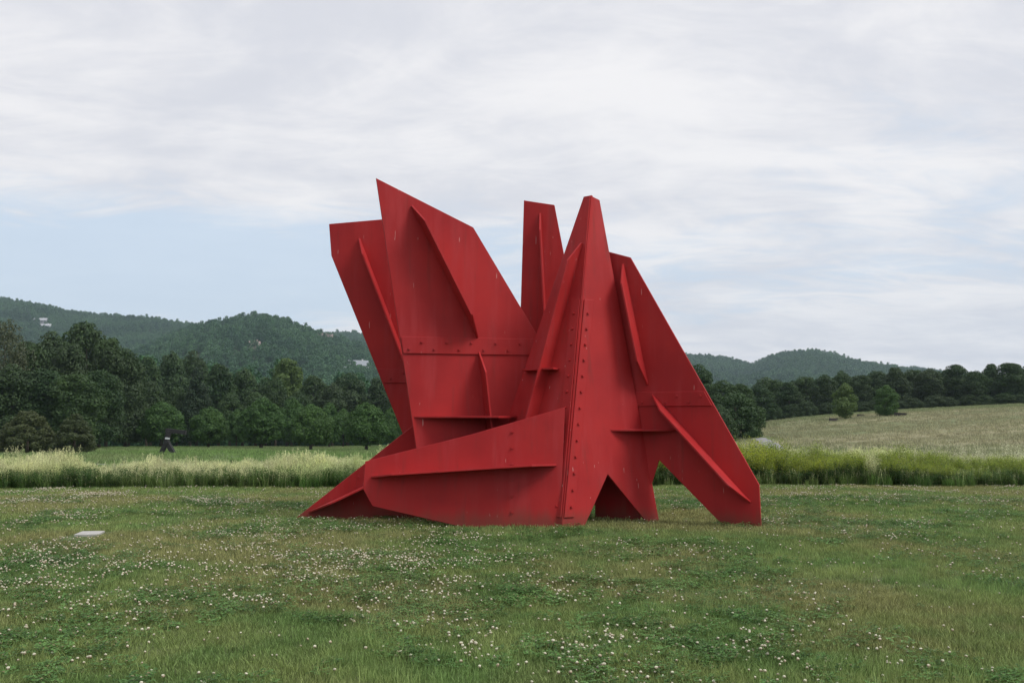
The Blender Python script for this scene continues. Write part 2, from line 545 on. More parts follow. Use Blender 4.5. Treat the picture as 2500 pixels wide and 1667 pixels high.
# ------------------------------------------------------------------ scatter by geometry nodes
def scatter(name, pts, rot, scl, idx, protos, label=None):
    pc = bpy.data.collections.new(name + '_kinds')
    names = []
    for k, me in enumerate(protos):
        po = bpy.data.objects.new('%s_kind_%02d' % (name, k), me)
        pc.objects.link(po)
    n = len(pts)
    me = bpy.data.meshes.new(name)
    me.vertices.add(n)
    me.vertices.foreach_set('co', np.asarray(pts, np.float32).ravel())
    a = me.attributes.new('rot', 'FLOAT_VECTOR', 'POINT')
    a.data.foreach_set('vector', np.asarray(rot, np.float32).ravel())
    a = me.attributes.new('scl', 'FLOAT_VECTOR', 'POINT')
    scl = np.asarray(scl, np.float32)
    if scl.ndim == 1: scl = np.repeat(scl[:, None], 3, 1)
    a.data.foreach_set('vector', scl.ravel())
    a = me.attributes.new('idx', 'INT', 'POINT')
    a.data.foreach_set('value', np.asarray(idx, np.int32))
    o = link(name, me)
    ng = bpy.data.node_groups.new(name, 'GeometryNodeTree')
    ng.interface.new_socket('Geometry', in_out='INPUT', socket_type='NodeSocketGeometry')
    ng.interface.new_socket('Geometry', in_out='OUTPUT', socket_type='NodeSocketGeometry')
    N, L = ng.nodes, ng.links
    gi, go = N.new('NodeGroupInput'), N.new('NodeGroupOutput')
    ci = N.new('GeometryNodeCollectionInfo')
    ci.inputs['Collection'].default_value = pc
    ci.inputs['Separate Children'].default_value = True
    ci.inputs['Reset Children'].default_value = True
    iop = N.new('GeometryNodeInstanceOnPoints')

    def att(nm, ty):
        x = N.new('GeometryNodeInputNamedAttribute')
        x.data_type = ty
        x.inputs['Name'].default_value = nm
        return [s for s in x.outputs if s.enabled and s.name == 'Attribute'][0]

    e2r = N.new('FunctionNodeEulerToRotation')
    L.new(att('rot', 'FLOAT_VECTOR'), e2r.inputs[0])
    L.new(gi.outputs[0], iop.inputs['Points'])
    L.new(ci.outputs[0], iop.inputs['Instance'])
    iop.inputs['Pick Instance'].default_value = True
    L.new(att('idx', 'INT'), iop.inputs['Instance Index'])
    L.new(e2r.outputs[0], iop.inputs['Rotation'])
    L.new(att('scl', 'FLOAT_VECTOR'), iop.inputs['Scale'])
    L.new(iop.outputs[0], go.inputs[0])
    md = o.modifiers.new('scatter', 'NODES')
    md.node_group = ng
    tag(o, label, kind='stuff')
    return o


def field_points(y0, y1, dens, umin=-0.60, umax=0.60):
    """random points in the wedge seen, uniform density per square metre; y0/y1 distance"""
    area = 0.5 * (umax - umin) * (y1 * y1 - y0 * y0)
    n = int(area * dens)
    Y = np.sqrt(rng.uniform(y0 * y0, y1 * y1, n))
    u = rng.uniform(umin, umax, n)
    return u * Y, Y


def vnoise(x, y, s, seed=0.0):
    """cheap smooth value noise, vectorised, 0..1"""
    x = x * s + seed * 17.3
    y = y * s + seed * 9.1
    xi, yi = np.floor(x).astype(int), np.floor(y).astype(int)
    fx, fy = x - xi, y - yi
    fx, fy = fx * fx * (3 - 2 * fx), fy * fy * (3 - 2 * fy)

    def h(a, b):
        v = np.sin(a * 127.1 + b * 311.7 + seed * 3.3) * 43758.5453
        return v - np.floor(v)

    return (h(xi, yi) * (1 - fx) + h(xi + 1, yi) * fx) * (1 - fy) + (h(xi, yi + 1) * (1 - fx) + h(xi + 1, yi + 1) * fx) * fy


def fbm(x, y, s, seed=0.0, o=4):
    a, tot, f = 0.5, 0, 1
    r = 0
    for k in range(o):
        r = r + a * vnoise(x, y, s * f, seed + k)
        tot += a
        a *= 0.5
        f *= 2.1
    return r / tot


# ------------------------------------------------------------------ leaf clouds
def leaf_quads(centers, normals, size, jitter=0.45, aspect=0.62):
    """pointed leaf-clump faces at the centres, facing roughly along the normals"""
    n = len(centers)
    nr = normals + rng.normal(0, jitter, (n, 3))
    nr /= np.linalg.norm(nr, axis=1)[:, None] + 1e-9
    ref = rng.normal(0, 1, (n, 3))
    a = np.cross(nr, ref)
    a /= np.linalg.norm(a, axis=1)[:, None] + 1e-9
    b = np.cross(nr, a)
    s = (size * rng.uniform(0.6, 1.35, n))[:, None]
    p0 = centers - a * s * 0.5
    p1 = centers + b * s * aspect * 0.5 - nr * s * 0.12
    p2 = centers + a * s * 0.5
    p3 = centers - b * s * aspect * 0.5 - nr * s * 0.12
    V = np.stack([p0, p1, p2, p3], 1).reshape(-1, 3)
    F = np.arange(n * 4).reshape(-1, 4)
    return V, F


def crown_mesh(name, mat, shape, n_lobes, n_leaves, leaf, lobe_r, seed, H=10.0, W=7.0, base=1.5, ragged=0.25, core=True):
    """crown in a W wide, H tall envelope whose foot is at z=base. shape(t)->radius share at height share t"""
    global rng
    rng = np.random.default_rng(seed)
    lob = []
    tries = 0
    while len(lob) < n_lobes and tries < 20000:
        tries += 1
        tt = rng.uniform(0.04, 0.97)
        rr = shape(tt) * W / 2
        lr = lobe_r * rng.uniform(0.65, 1.3) * (0.6 + 0.4 * shape(tt))
        ph = rng.uniform(0, 2 * math.pi)
        rad = max(0.0, rr - lr * 0.75) * math.sqrt(rng.uniform(0.35, 1.0)) * (1 + rng.uniform(-ragged, ragged))
        p = (rad * math.cos(ph), rad * math.sin(ph), base + tt * (H - base))
        lob.append((p, lr))
    P = np.array([l[0] for l in lob])
    LR = np.array([l[1] for l in lob])
    w = LR ** 2
    w /= w.sum()
    k = rng.choice(len(lob), n_leaves, p=w)
    d = rng.normal(0, 1, (n_leaves, 3))
    d /= np.linalg.norm(d, axis=1)[:, None]
    d[:, 2] = np.where(d[:, 2] < -0.7, -d[:, 2] * 0.7, d[:, 2])
    d /= np.linalg.norm(d, axis=1)[:, None]
    rr = LR[k] * (1 - np.abs(rng.normal(0, 0.16, n_leaves)) + 0.06)
    sq = np.array([1, 1, 0.88])
    c = P[k] + d * rr[:, None] * sq
    V, F = leaf_quads(c, d, leaf)
    return mesh_np(name, V, F, mat)


def trunk_mesh(name, mat, H, r0, base, seed, limbs=7, spread=2.2, lean=0.0):
    rr = random.Random(seed)
    mb = MB()
    pts, rad = [], []
    n = 6
    for i in range(n + 1):
        f = i / n
        pts.append((lean * f * H + rr.uniform(-.06, .06) * H * 0.15 * f, rr.uniform(-.06, .06) * H * 0.15 * f, f * H * 0.86 - 0.3 * (i == 0)))
        rad.append(r0 * (1.25 if i == 0 else 1) * (1 - 0.82 * f) + 0.01)
    mb.tube(pts, rad, 8)
    for k in range(limbs):
        f = 0.18 + 0.62 * (k + rr.random()) / limbs
        z = f * H * 0.86
        a = rr.uniform(0, 2 * math.pi)
        L = spread * rr.uniform(0.6, 1.1) * (1.1 - 0.6 * f)
        p0 = Vector((lean * f * H, 0, z))
        p1 = p0 + Vector((math.cos(a) * L * 0.5, math.sin(a) * L * 0.5, L * 0.28))
        p2 = p0 + Vector((math.cos(a) * L, math.sin(a) * L, L * 0.75))
        mb.tube([p0, p1, p2], [r0 * (0.5 - 0.35 * f), r0 * (0.3 - 0.2 * f), 0.02], 5)
    return mb.mesh(name, mat, True)


def s_round(t): return (math.sin(math.pi * min(1, max(0, t)) ** 0.80)) ** 0.55 if 0 < t < 1 else 0.05
def s_maple(t): return (max(0.0, t) / 0.34) ** 0.30 if t < 0.34 else max(0.06, math.cos((t - 0.34) / 0.66 * math.pi / 2) ** 0.62)
def s_tall(t): return max(0.1, (math.sin(math.pi * (0.10 + 0.88 * t) ** 0.95)) ** 0.6)
def s_wood(t): return max(0.15, 0.82 + 0.18 * math.sin(math.pi * t)) if t < 0.7 else max(0.1, math.cos((t - 0.7) / 0.3 * math.pi / 2) ** 0.6)
def s_cone(t): return max(0.06, (1 - t) ** 0.55 * (0.72 + 0.28 * min(1, t * 6)))
def s_bush(t): return max(0.1, math.sqrt(max(0, 1 - (t * 0.98) ** 2.2)))


# ------------------------------------------------------------------ far woods (one mass)
def far_protos():
    out = []
    for k, (H, W, n) in enumerate([(11, 10, 340), (13, 9, 340), (9, 11, 340), (12, 12, 380)]):
        out.append(crown_mesh('far_crown_%d' % k, M['far'], s_round, 11, n, 1.35, 2.6, 50 + k, H, W, 1.0, 0.2))
    return out


def mid_protos():
    out = []
    for k, (H, W) in enumerate([(11, 9), (13, 9), (10, 10)]):
        out.append(crown_mesh('mid_crown_%d' % k, M['far'], s_round, 30, 2600, 0.55, 1.7, 60 + k, H, W, 0.5, 0.2))
    return out


def forest(name, y0, y1, dens, protos, smin, smax, umin=-0.68, umax=0.68, keep=None):
    global rng
    rng = np.random.default_rng(int(y0))
    x, y = field_points(y0, y1, dens, umin, umax)
    if keep is not None:
        k = keep(x, y)
        x, y = x[k], y[k]
    z = height(x, y)
    n = len(x)
    rot = np.stack([np.zeros(n), np.zeros(n), rng.uniform(0, 6.28, n)], -1)
    sc = rng.uniform(smin, smax, n)
    # patches of taller and lower growth
    sc *= 0.8 + 0.45 * fbm(x, y, 0.012, 3)
    scl = np.stack([sc, sc, sc * rng.uniform(0.85, 1.2, n)], -1)
    return scatter(name, np.stack([x, y, z - 1.0], -1), rot, scl, rng.integers(0, len(protos), n), protos)


FP = far_protos()
MP = mid_protos()


def clear_of_houses(x, y):
    k = np.ones(len(x), bool)
    for (hx, hy, r) in HOUSE_SPOTS:
        # open yard on the side that faces the valley
        k &= ~((np.abs(x - hx * (y / hy)) < r) & (y > hy - r * 1.7) & (y < hy + r * 0.8))
    return k


def yz_on_hill(px, py, ya, yb):
    """distance at which the ground is seen at this pixel"""
    best, by = 1e9, ya
    for y in np.linspace(ya, yb, 400):
        z = hz(pix_u(px) * y, y)
        p = 958 - (z + 4 - EYE) / y * 2287
        if abs(p - py) < best: best, by = abs(p - py), y
    return by


HS = {'a': (88, 737, 1000, 1700), 'b': (100, 749, 1000, 1700), 'c': (583, 792, 600, 1150), 'd': (822, 846, 450, 1100), 'e': (797, 850, 450, 1100)}
HOUSE_POS = {}
for k_, (a_, b_, c_, d_) in HS.items():
    yy = yz_on_hill(a_, b_, c_, d_)
    HOUSE_POS[k_] = (pix_u(a_) * yy, yy)
HOUSE_SPOTS = [(HOUSE_POS[k][0], HOUSE_POS[k][1], r) for k, r in (('a', 9.5), ('b', 9), ('c', 6), ('d', 9.5), ('e', 4))]


def keep_mid(x, y):
    # the right-hand side starts behind the tree line; the left behind the park trees
    u = x / y
    return clear_of_houses(x, y) & (y > np.interp(u, [-0.1, 0.05, 0.2], [195, 230, 320]))


forest('valley_woodland', 175, 480, 0.022, MP, 0.75, 1.25, keep=keep_mid)
forest('hillside_forest', 480, 1250, 0.023, FP, 0.6, 1.0, keep=clear_of_houses)
forest('mountain_forest', 1250, 2900, 0.0175, FP, 0.68, 1.02, umin=-0.66, umax=0.66, keep=clear_of_houses)

# ------------------------------------------------------------------ trees one by one
TK = {}


def tree_kind(key, crown, trunk):
    TK[key] = (crown, trunk)


for k in range(3):
    tree_kind('maple%d' % k, crown_mesh('maple_crown_%d' % k, M['maple'], s_maple, 130, 19000, 0.26, 0.70, 100 + k, 5.7, 5.6, 0.75, 0.05),
              trunk_mesh('maple_trunk_%d' % k, M['bark'], 5.4, 0.19, 0.7, k, 8, 1.8))
for k in range(4):
    tree_kind('wood%d' % k, crown_mesh('wood_crown_%d' % k, M['tall'], s_wood, 120, 17000, 0.42, 1.35, 120 + k, 15.0, [8.0, 6.8, 8.6, 7.4][k], 1.0, 0.28),
              trunk_mesh('wood_trunk_%d' % k, M['bark'], 14.0, 0.28, 1.0, 10 + k, 10, 3.0, 0.01 * (k - 1)))
for k in range(3):
    tree_kind('tree%d' % k, crown_mesh('tree_crown_%d' % k, M['tall'], s_tall, 85, 12000, 0.38, 1.15, 140 + k, 12.0, [7.0, 6.0, 8.0][k], 1.6, 0.22),
              trunk_mesh('tree_trunk_%d' % k, M['bark'], 11.2, 0.24, 1.0, 20 + k, 10, 2.8))
tree_kind('spruce', crown_mesh('dark_crown', M['dark'], s_cone, 130, 14000, 0.33, 0.95, 160, 11.0, 7.0, 0.3, 0.1),
          trunk_mesh('dark_trunk', M['bark'], 10.5, 0.22, 1.0, 30, 6, 2.0))
for k in range(2):
    tree_kind('yew%d' % k, crown_mesh('yew_crown_%d' % k, M['yew'], s_cone, 150, 19000, 0.18, 0.50, 170 + k, 4.5, 6.2, 0.0, 0.04),
              trunk_mesh('yew_trunk_%d' % k, M['bark'], 4.0, 0.16, 0.5, 40 + k, 7, 1.6))
tree_kind('willow', crown_mesh('pale_crown', M['willow'], s_tall, 90, 13000, 0.36, 1.1, 180, 12.0, 6.5, 1.5, 0.2),
          trunk_mesh('pale_trunk', M['bark'], 11.2, 0.24, 1.0, 50, 10, 2.6))
tree_kind('thin', crown_mesh('thin_crown', M['grey_tree'], s_wood, 110, 9000, 0.30, 1.2, 190, 15.0, 7.5, 1.0, 0.3),
          trunk_mesh('thin_trunk', M['bark'], 14.5, 0.22, 1.0, 55, 16, 3.2))
for k in range(2):
    tree_kind('bush%d' % k, crown_mesh('bush_crown_%d' % k, M['tall'], s_bush, 110, 17000, 0.28, 0.9, 200 + k, 6.5, 8.5, 0.0, 0.15),
              trunk_mesh('bush_trunk_%d' % k, M['bark'], 5.6, 0.18, 0.5, 60 + k, 8, 2.2))
tree_kind('birch', crown_mesh('light_crown', M['willow'], s_tall, 60, 7500, 0.26, 0.7, 210, 5.4, 3.6, 0.3, 0.35),
          trunk_mesh('light_trunk', M['bark'], 4.8, 0.12, 0.4, 70, 7, 1.4))
tree_kind('dot', crown_mesh('round_dark_crown', M['maple'], s_round, 70, 10000, 0.24, 0.7, 220, 5.0, 4.6, 0.0, 0.1),
          trunk_mesh('round_dark_trunk', M['bark'], 4.4, 0.13, 0.4, 71, 7, 1.4))
SIZE = {'maple': (6.0, 5.6), 'wood0': (15, 8), 'wood1': (15, 6.8), 'wood2': (15, 8.6), 'wood3': (15, 7.4), 'tree0': (12, 7), 'tree1': (12, 6), 'tree2': (12, 8),
        'spruce': (11, 7), 'yew': (4.6, 6.4), 'willow': (12, 6.5), 'thin': (15, 7.5), 'bush': (6.5, 8.5), 'birch': (5.4, 3.6), 'dot': (5, 4.6)}
_seed = [0]


def tree(kind, px, top, width, Y, label, group=None, name='tree', cat='tree', bark=None):
    """a tree at distance Y on the ground under image column px, as tall and as wide as it is seen"""
    _seed[0] += 1
    rr = random.Random(_seed[0])
    x = pix_u(px) * Y
    z = hz(x, Y)
    H = (958 - top) / 2287 * Y + EYE - z
    W = width / 2287 * Y
    h0, w0 = SIZE.get(kind) or SIZE[kind.rstrip('0123456789')]
    e = bpy.data.objects.new(name, None)
    COL.objects.link(e)
    e.empty_display_size = 0.5
    e.location = (x, Y, z - 0.05)
    rz = rr.uniform(0, 6.28)
    e.rotation_euler = (0, 0, rz)
    sw = W / w0 * rr.uniform(0.97, 1.03)
    e.scale = (sw, sw, H / h0)
    cr, tr = TK[kind]
    link('crown', cr, e)
    link('trunk', tr, e)
    tag(e, label, cat, group)
    return e


# left park trees
tree('yew0', 68, 938, 172, 84, 'wide brownish-green conifer at the far left edge behind the tall grass', None, 'conifer_tree', 'conifer')
tree('yew1', 176, 948, 122, 83, 'rounded brownish conifer beside the wider one left of the gravel path', None, 'conifer_tree', 'conifer')
tree('yew0', -70, 945, 160, 84, 'brownish conifer cut off by the left edge of the photo', None, 'conifer_tree', 'conifer')
GM = 'round maples in front of the woods'
tree('maple0', 374, 922, 116, 124, 'round green maple directly behind the small black leaning sculpture', GM, 'maple_tree', 'maple')
tree('maple1', 482, 933, 94, 126, 'smaller maple with a ragged pointed top, second from the left in the row', GM, 'maple_tree', 'maple')
tree('maple2', 603, 913, 110, 124, 'broad round maple on a short trunk, third in the row', GM, 'maple_tree', 'maple')
tree('maple0', 716, 928, 112, 112, 'round maple with a visible dark trunk, nearest in the row', GM, 'maple_tree', 'maple')
tree('maple1', 843, 923, 112, 108, 'maple in the row closest to the red sculpture', GM, 'maple_tree', 'maple')
GR = 'second row of maples'
for i, (px, tp, w_, Y) in enumerate([(546, 940, 60, 140), (672, 912, 78, 144), (758, 925, 66, 140), (790, 938, 54, 143), (900, 935, 62, 138), (935, 945, 50, 140), (960, 940, 62, 142)]):
    tree('maple%d' % (i % 3), px, tp, w_, Y, ['maple between the second and third front maples, half hidden', 'taller maple peeping over the gap between the third and fourth front maples',
         'maple half hidden behind the right side of the nearest front maple', 'small low maple in the gap left of the maple closest to the sculpture',
         'maple just right of the maple closest to the sculpture', 'small maple crown against the left edge of the red sculpture', 'maple mostly hidden behind the red sculpture'][i], GR, 'maple_tree', 'maple')
# tall wood at the left
GW = 'tall trees of the left wood'
tall_left = [
    ('thin', 8, 738, 120, 112, 'thin grey-green tree at the far left edge, tall and see-through'),
    ('thin', -75, 750, 120, 114, None),
    ('wood0', 62, 786, 105, 120, 'leafy tree just right of the thin grey-green one'),
    ('wood1', 118, 766, 100, 124, 'tall leafy tree below the pale houses on the hill'),
    ('wood2', 196, 742, 130, 130, 'tallest tree of the left wood, broad rounded top against the hill'),
    ('wood3', 158, 790, 90, 116, 'bright green tree in front of the tallest tree of the left wood'),
    ('wood0', 248, 778, 100, 122, 'tree right of the tallest one in the left wood'),
    ('wood1', 292, 806, 84, 124, 'narrow tree where the left wood steps down to the right'),
    ('wood2', 232, 850, 110, 112, None),
    ('wood3', 100, 850, 120, 108, None),
    ('wood1', 30, 840, 110, 106, None),
    ('wood0', 175, 860, 120, 106, None),
    ('wood2', 300, 870, 90, 134, None),
]
for kd, px, tp, w_, Y, lb in tall_left:
    lb = lb or {-75: 'thin grey-green tree cut off by the left edge of the photo', 232: 'lower tree in front of the wood, above the smaller conifer', 100: 'lower tree in front of the wood, between the two conifers and the bright tree',
                30: 'lower tree at the left edge, above the wide conifer', 175: 'lower front tree right behind the smaller conifer', 300: 'lowest tree at the right foot of the left wood, beside the first maple'}[px]
    tree(kd, px, tp, w_, Y, lb, GW)
GB = 'woodland trees behind the maples'
back_left = [
    ('tree0', 340, 826, 80, 160, None), ('tree1', 392, 808, 84, 170, 'upright dark tree right of the left wood, level with the foot of the hill'),
    ('spruce', 455, 848, 96, 150, 'very dark conical tree behind the second maple', ), ('tree2', 440, 808, 90, 180, 'tree whose top shows above the very dark conical tree'),
    ('tree0', 505, 842, 90, 165, None), ('tree1', 560, 846, 80, 170, None), ('tree2', 612, 868, 90, 160, None),
    ('willow', 662, 826, 96, 168, 'pale green tall tree with a pointed crown behind the maples'),
    ('tree1', 635, 868, 60, 158, None), ('tree0', 720, 868, 90, 165, None), ('tree2', 800, 858, 120, 168, 'broad dark tree below the white house on the hill'),
    ('tree1', 765, 880, 70, 160, None), ('tree0', 870, 872, 90, 170, None), ('tree2', 925, 880, 90, 166, None), ('tree1', 985, 875, 90, 170, None),
    ('tree0', 350, 880, 90, 150, None), ('tree2', 410, 890, 80, 152, None), ('tree0', 530, 905, 80, 150, None), ('tree1', 590, 900, 80, 153, None), ('tree2', 690, 900, 90, 152, None),
    ('tree0', 1060, 860, 110, 165, None), ('tree2', 1150, 870, 110, 160, None), ('tree1', 1240, 868, 110, 162, None), ('tree2', 1330, 862, 110, 158, None), ('tree0', 1420, 856, 110, 158, None),
]
for kd, px, tp, w_, Y, lb in back_left:
    if 1020 < px < 1450:
        lb = 'tree hidden for the most part behind the red sculpture'
        grp = 'trees behind the sculpture'
    else:
        grp = GB
        lb = lb or {340: 'mid-green tree where the left wood meets the lower woodland', 505: 'mid-green tree just right of the very dark conical tree', 560: 'upright green tree above the gap between the second and third maples',
                    612: 'mid-green tree behind the top of the third maple', 635: 'narrow tree left of the pale green pointed one', 720: 'mid-green tree right of the pale green pointed one', 765: 'narrow low tree left of the broad dark one below the white house',
                    870: 'mid-green tree right of the broad dark one, below the white house', 925: 'mid-green tree against the left edge of the red sculpture', 985: 'woodland tree partly cut by the red sculpture', 350: 'low tree behind the left side of the first maple',
                    410: 'low tree between the first maple and the very dark conical tree', 530: 'low woodland tree right behind the second maple', 590: 'low woodland tree right behind the third maple', 690: 'low woodland tree right behind the nearest maple'}[px]
    tree(kd, px, tp, w_, Y, lb or 'mid-green tree of the wood between the maples and the hill', grp)
# right of the sculpture
GC = 'tree clump right of the sculpture'
for kd, px, tp, w_, Y, lb in [
    ('tree0', 1540, 832, 96, 120, 'taller light-topped tree close to the right slope of the sculpture'),
    ('tree2', 1602, 838, 92, 122, 'round-topped tree right of the light-topped one in the clump'),
    ('tree1', 1500, 850, 90, 124, 'tree in the clump mostly hidden by the red sculpture'),
    ('tree2', 1658, 874, 96, 118, 'lower sloping tree at the middle of the clump'),
    ('tree0', 1700, 884, 80, 120, 'olive-green tree at the right shoulder of the clump'),
    ('bush0', 1688, 906, 146, 96, 'big dark round bush ending the clump beside the bend of the road'),
    ('bush1', 1590, 915, 130, 92, 'dark bush low in the clump, nearest the sculpture'),
    ('bush0', 1640, 935, 110, 90, 'low dark bush between the two larger ones of the clump'),
    ('bush1', 1520, 900, 120, 96, 'bush of the clump behind the sculpture leg'),
]:
    tree(kd, px, tp, w_, Y, lb, GC)
GL = 'tree line behind the right meadow'
line = [(1745, 884, 54), (1778, 872, 58), (1812, 880, 56), (1850, 866, 58), (1893, 862, 50), (1934, 852, 54), (1975, 862, 54), (2015, 852, 60), (2058, 846, 60), (2098, 850, 56), (2135, 848, 60),
        (2170, 850, 48), (2197, 838, 60), (2238, 852, 52), (2276, 838, 50), (2318, 834, 62), (2358, 842, 60), (2400, 836, 60), (2445, 842, 60), (2500, 838, 62)]
ORD = ['first', 'second', 'third', 'fourth', 'fifth', 'sixth', 'seventh', 'eighth', 'ninth', 'tenth', 'eleventh', 'twelfth', 'thirteenth', 'fourteenth', 'fifteenth', 'sixteenth', 'seventeenth', 'eighteenth', 'nineteenth', 'twentieth']
for i, (px, tp, w_) in enumerate(line):
    lb = {2197: 'tree with a domed open top against the sky in the right tree line', 2318: 'tallest tree of the right tree line, near the right edge', 1934: 'dark tree rising behind the leafy young tree on the meadow',
          2276: 'narrow dark tree left of the tallest in the right tree line', 1778: 'first full tree of the line where it leaves the clump'}.get(px, 'dark leafy tree, %s from the left in the line along the tan meadow' % ORD[i])
    kd = ['wood0', 'wood2', 'tree0', 'wood3', 'wood1', 'tree2'][i % 6]
    tree(kd, px, tp, w_ * 1.18, 158 + (i * 7) % 13, lb, GL)
for i, px in enumerate(range(1760, 2520, 46)):
    tp = 868 - (px - 1760) * 0.02 + (i * 37) % 15
    tree(['wood1', 'tree1', 'wood0'][i % 3], px + (i * 13) % 17, tp, 68, 176 + (i * 5) % 11, 'tree of the second rank behind the right tree line', 'second rank behind the right tree line')
for i, px in enumerate(range(1770, 2520, 40)):
    tree(['bush0', 'bush1'][i % 2], px + (i * 29) % 19, 925 - (px - 1760) * 0.045 + (i * 23) % 9, 62, 157, 'dark undergrowth bush at the foot of the right tree line', 'undergrowth of the right tree line', 'bush', 'bush')
tree('birch', 1940, 884, 54, 121, 'light green slender young tree standing alone on the meadow', None, 'young_tree')
tree('dot', 2035, 886, 64, 121, 'round dark tree alone on the meadow right of the slender one', None, 'meadow_tree')
# ------------------------------------------------------------------ houses on the hills
M['house_white'] = plain_mat('white_siding', (0.62, 0.63, 0.64), 0.7, 0.08, 2)
M['house_pink'] = plain_mat('pinkish_stone', (0.40, 0.29, 0.27), 0.8, 0.1, 2)
M['roof_grey'] = plain_mat('grey_shingle', (0.23, 0.25, 0.28), 0.85, 0.15, 2)
M['roof_pale'] = plain_mat('pale_roof', (0.36, 0.37, 0.40), 0.85, 0.15, 2)
M['roof_brown'] = plain_mat('brown_roof', (0.26, 0.20, 0.19), 0.85, 0.15, 2)
M['glass'] = plain_mat('window_glass', (0.04, 0.05, 0.06), 0.15, 0.05, 2)
M['rock'] = plain_mat('bare_rock', (0.26, 0.22, 0.20), 0.95, 0.25, 0.3)


def house(key, L, Wd, h, rf, wall, roof, label, rz=0.1, gable=True):
    x, y = HOUSE_POS[key]
    z = hz(x, y) + 0.5
    e = bpy.data.objects.new('house', None)
    COL.objects.link(e)
    e.location = (x, y, z)
    e.rotation_euler = (0, 0, rz)
    tag(e, label, 'house')
    mb = MB()
    mb.box(-L / 2, -Wd / 2, -6, L / 2, Wd / 2, h)
    mb.add([(-L / 2, -Wd / 2, h), (-L / 2, Wd / 2, h), (-L / 2, 0, h + rf)], [(0, 2, 1)])
    mb.add([(L / 2, -Wd / 2, h), (L / 2, Wd / 2, h), (L / 2, 0, h + rf)], [(0, 1, 2)])
    mb.build('wall', wall, e)
    mb = MB()
    o_ = 0.6
    th = 0.3
    for s in (-1, 1):
        sl = rf / (Wd / 2)
        a = [(-L / 2 - o_, s * (Wd / 2 + o_), h - sl * o_ + .05), (L / 2 + o_, s * (Wd / 2 + o_), h - sl * o_ + .05), (L / 2 + o_, 0, h + rf + .05), (-L / 2 - o_, 0, h + rf + .05)]
        mb.add(a + [(p[0], p[1], p[2] + th) for p in a], [(0, 1, 2, 3), (7, 6, 5, 4), (0, 4, 5, 1), (1, 5, 6, 2), (2, 6, 7, 3), (3, 7, 4, 0)])
    r = mb.build('roof', roof, e)
    mb = MB()
    mb.box(L * .2, -.5, h + rf * .4, L * .2 + 1, .5, h + rf + 1.4)
    mb.build('chimney', wall, r)
    n = max(2, int(L / 3.2))
    for k in range(n):
        xx = -L / 2 + (k + .5) * L / n
        mb = MB()
        mb.box(xx - .5, -Wd / 2 - .06, h * .4, xx + .5, -Wd / 2 + .02, h * .8)
        mb.build('window', M['glass'], e)


house('a', 19, 9, 4.5, 3.2, M['roof_pale'], M['roof_pale'], 'long pale grey house high on the left hill, upper of two', 0.05)
house('b', 17, 8, 4, 2.6, M['house_white'], M['roof_pale'], 'small white house just below the long grey one on the left hill', -0.1)
house('c', 8, 6, 3.6, 2.6, M['house_pink'], M['roof_brown'], 'pinkish brown house alone in the forest of the middle hill', 0.35)
house('d', 17, 9, 6, 4.2, M['house_white'], M['roof_grey'], 'large white gabled house with grey roof at the foot of the hill', 0.5)
house('e', 5, 4, 4, 2.2, M['house_white'], M['roof_grey'], 'little white outbuilding left of the gabled house', 0.2)
# rocky ledge on the middle hill
yy = yz_on_hill(733, 779, 700, 1150)
xr = pix_u(733) * yy
mb = MB()
rr = random.Random(4)
for k in range(9):
    cx, cy, cz = rr.uniform(-11, 11), rr.uniform(-3, 3), rr.uniform(-1, 3)
    ring = [(cx + 3.6 * math.cos(a) * rr.uniform(.7, 1.2), cy + 2 * math.sin(a), cz) for a in [i * 1.047 for i in range(6)]]
    top = [(p[0] * .96 + cx * .04, p[1] + .6, cz + rr.uniform(2.0, 3.6)) for p in ring]
    bot = [(p[0], p[1], cz - 8) for p in ring]
    mb.add(bot + top, [tuple((i, (i + 1) % 6, 6 + (i + 1) % 6, 6 + i)) for i in range(6)] + [(6, 7, 8, 9, 10, 11)])
o = mb.build('rock_outcrop', M['rock'], None, (xr, yy, hz(xr, yy) + 4.5))
tag(o, 'bare pinkish rock ledge showing in the forest of the middle hill', 'rock')

# ------------------------------------------------------------------ haze
HZ_TOP, HZ_BOT = 330.0, -14.0
mb = MB()
mb.box(-3300, -900, HZ_BOT, 3300, 3380, HZ_TOP)
m, t = new_mat('haze')
pv = t.n('ShaderNodeVolumePrincipled')
pv.inputs['Color'].default_value = (0.66, 0.80, 0.96, 1)
pv.inputs['Density'].default_value = 0.00013
pv.inputs['Anisotropy'].default_value = 0.2
out = t.n('ShaderNodeOutputMaterial')
t.t.links.new(pv.outputs[0], out.inputs['Volume'])
hzb = mb.build('haze', m)
tag(hzb, kind='stuff')
hzb.display_type = 'WIRE'

# ------------------------------------------------------------------ lawn
rng = np.random.default_rng(11)


def blades_mesh(name, mats, n, rad, hmin, hmax, w, bend=0.5, mi=0):
    vs, fs = [], []
    for k in range(n):
        a = rng.uniform(0, 6.28)
        r = rad * math.sqrt(rng.uniform(0, 1))
        x, y = r * math.cos(a), r * math.sin(a)
        h = rng.uniform(hmin, hmax)
        d = rng.uniform(0, 6.28)
        bx, by = math.cos(d) * bend * h * rng.uniform(.2, 1), math.sin(d) * bend * h * rng.uniform(.2, 1)
        f = rng.uniform(0, 3.14)
        wx, wy = math.cos(f) * w / 2, math.sin(f) * w / 2
        b = len(vs)
        vs += [(x - wx, y - wy, -0.01), (x + wx, y + wy, -0.01), (x + bx * .35 - wx * .8, y + by * .35 - wy * .8, h * .55), (x + bx * .35 + wx * .8, y + by * .35 + wy * .8, h * .55), (x + bx, y + by, h)]
        fs += [(b, b + 1, b + 3), (b, b + 3, b + 2), (b + 2, b + 3, b + 4)]
    return mesh_np(name, vs, np.array(fs), mats)


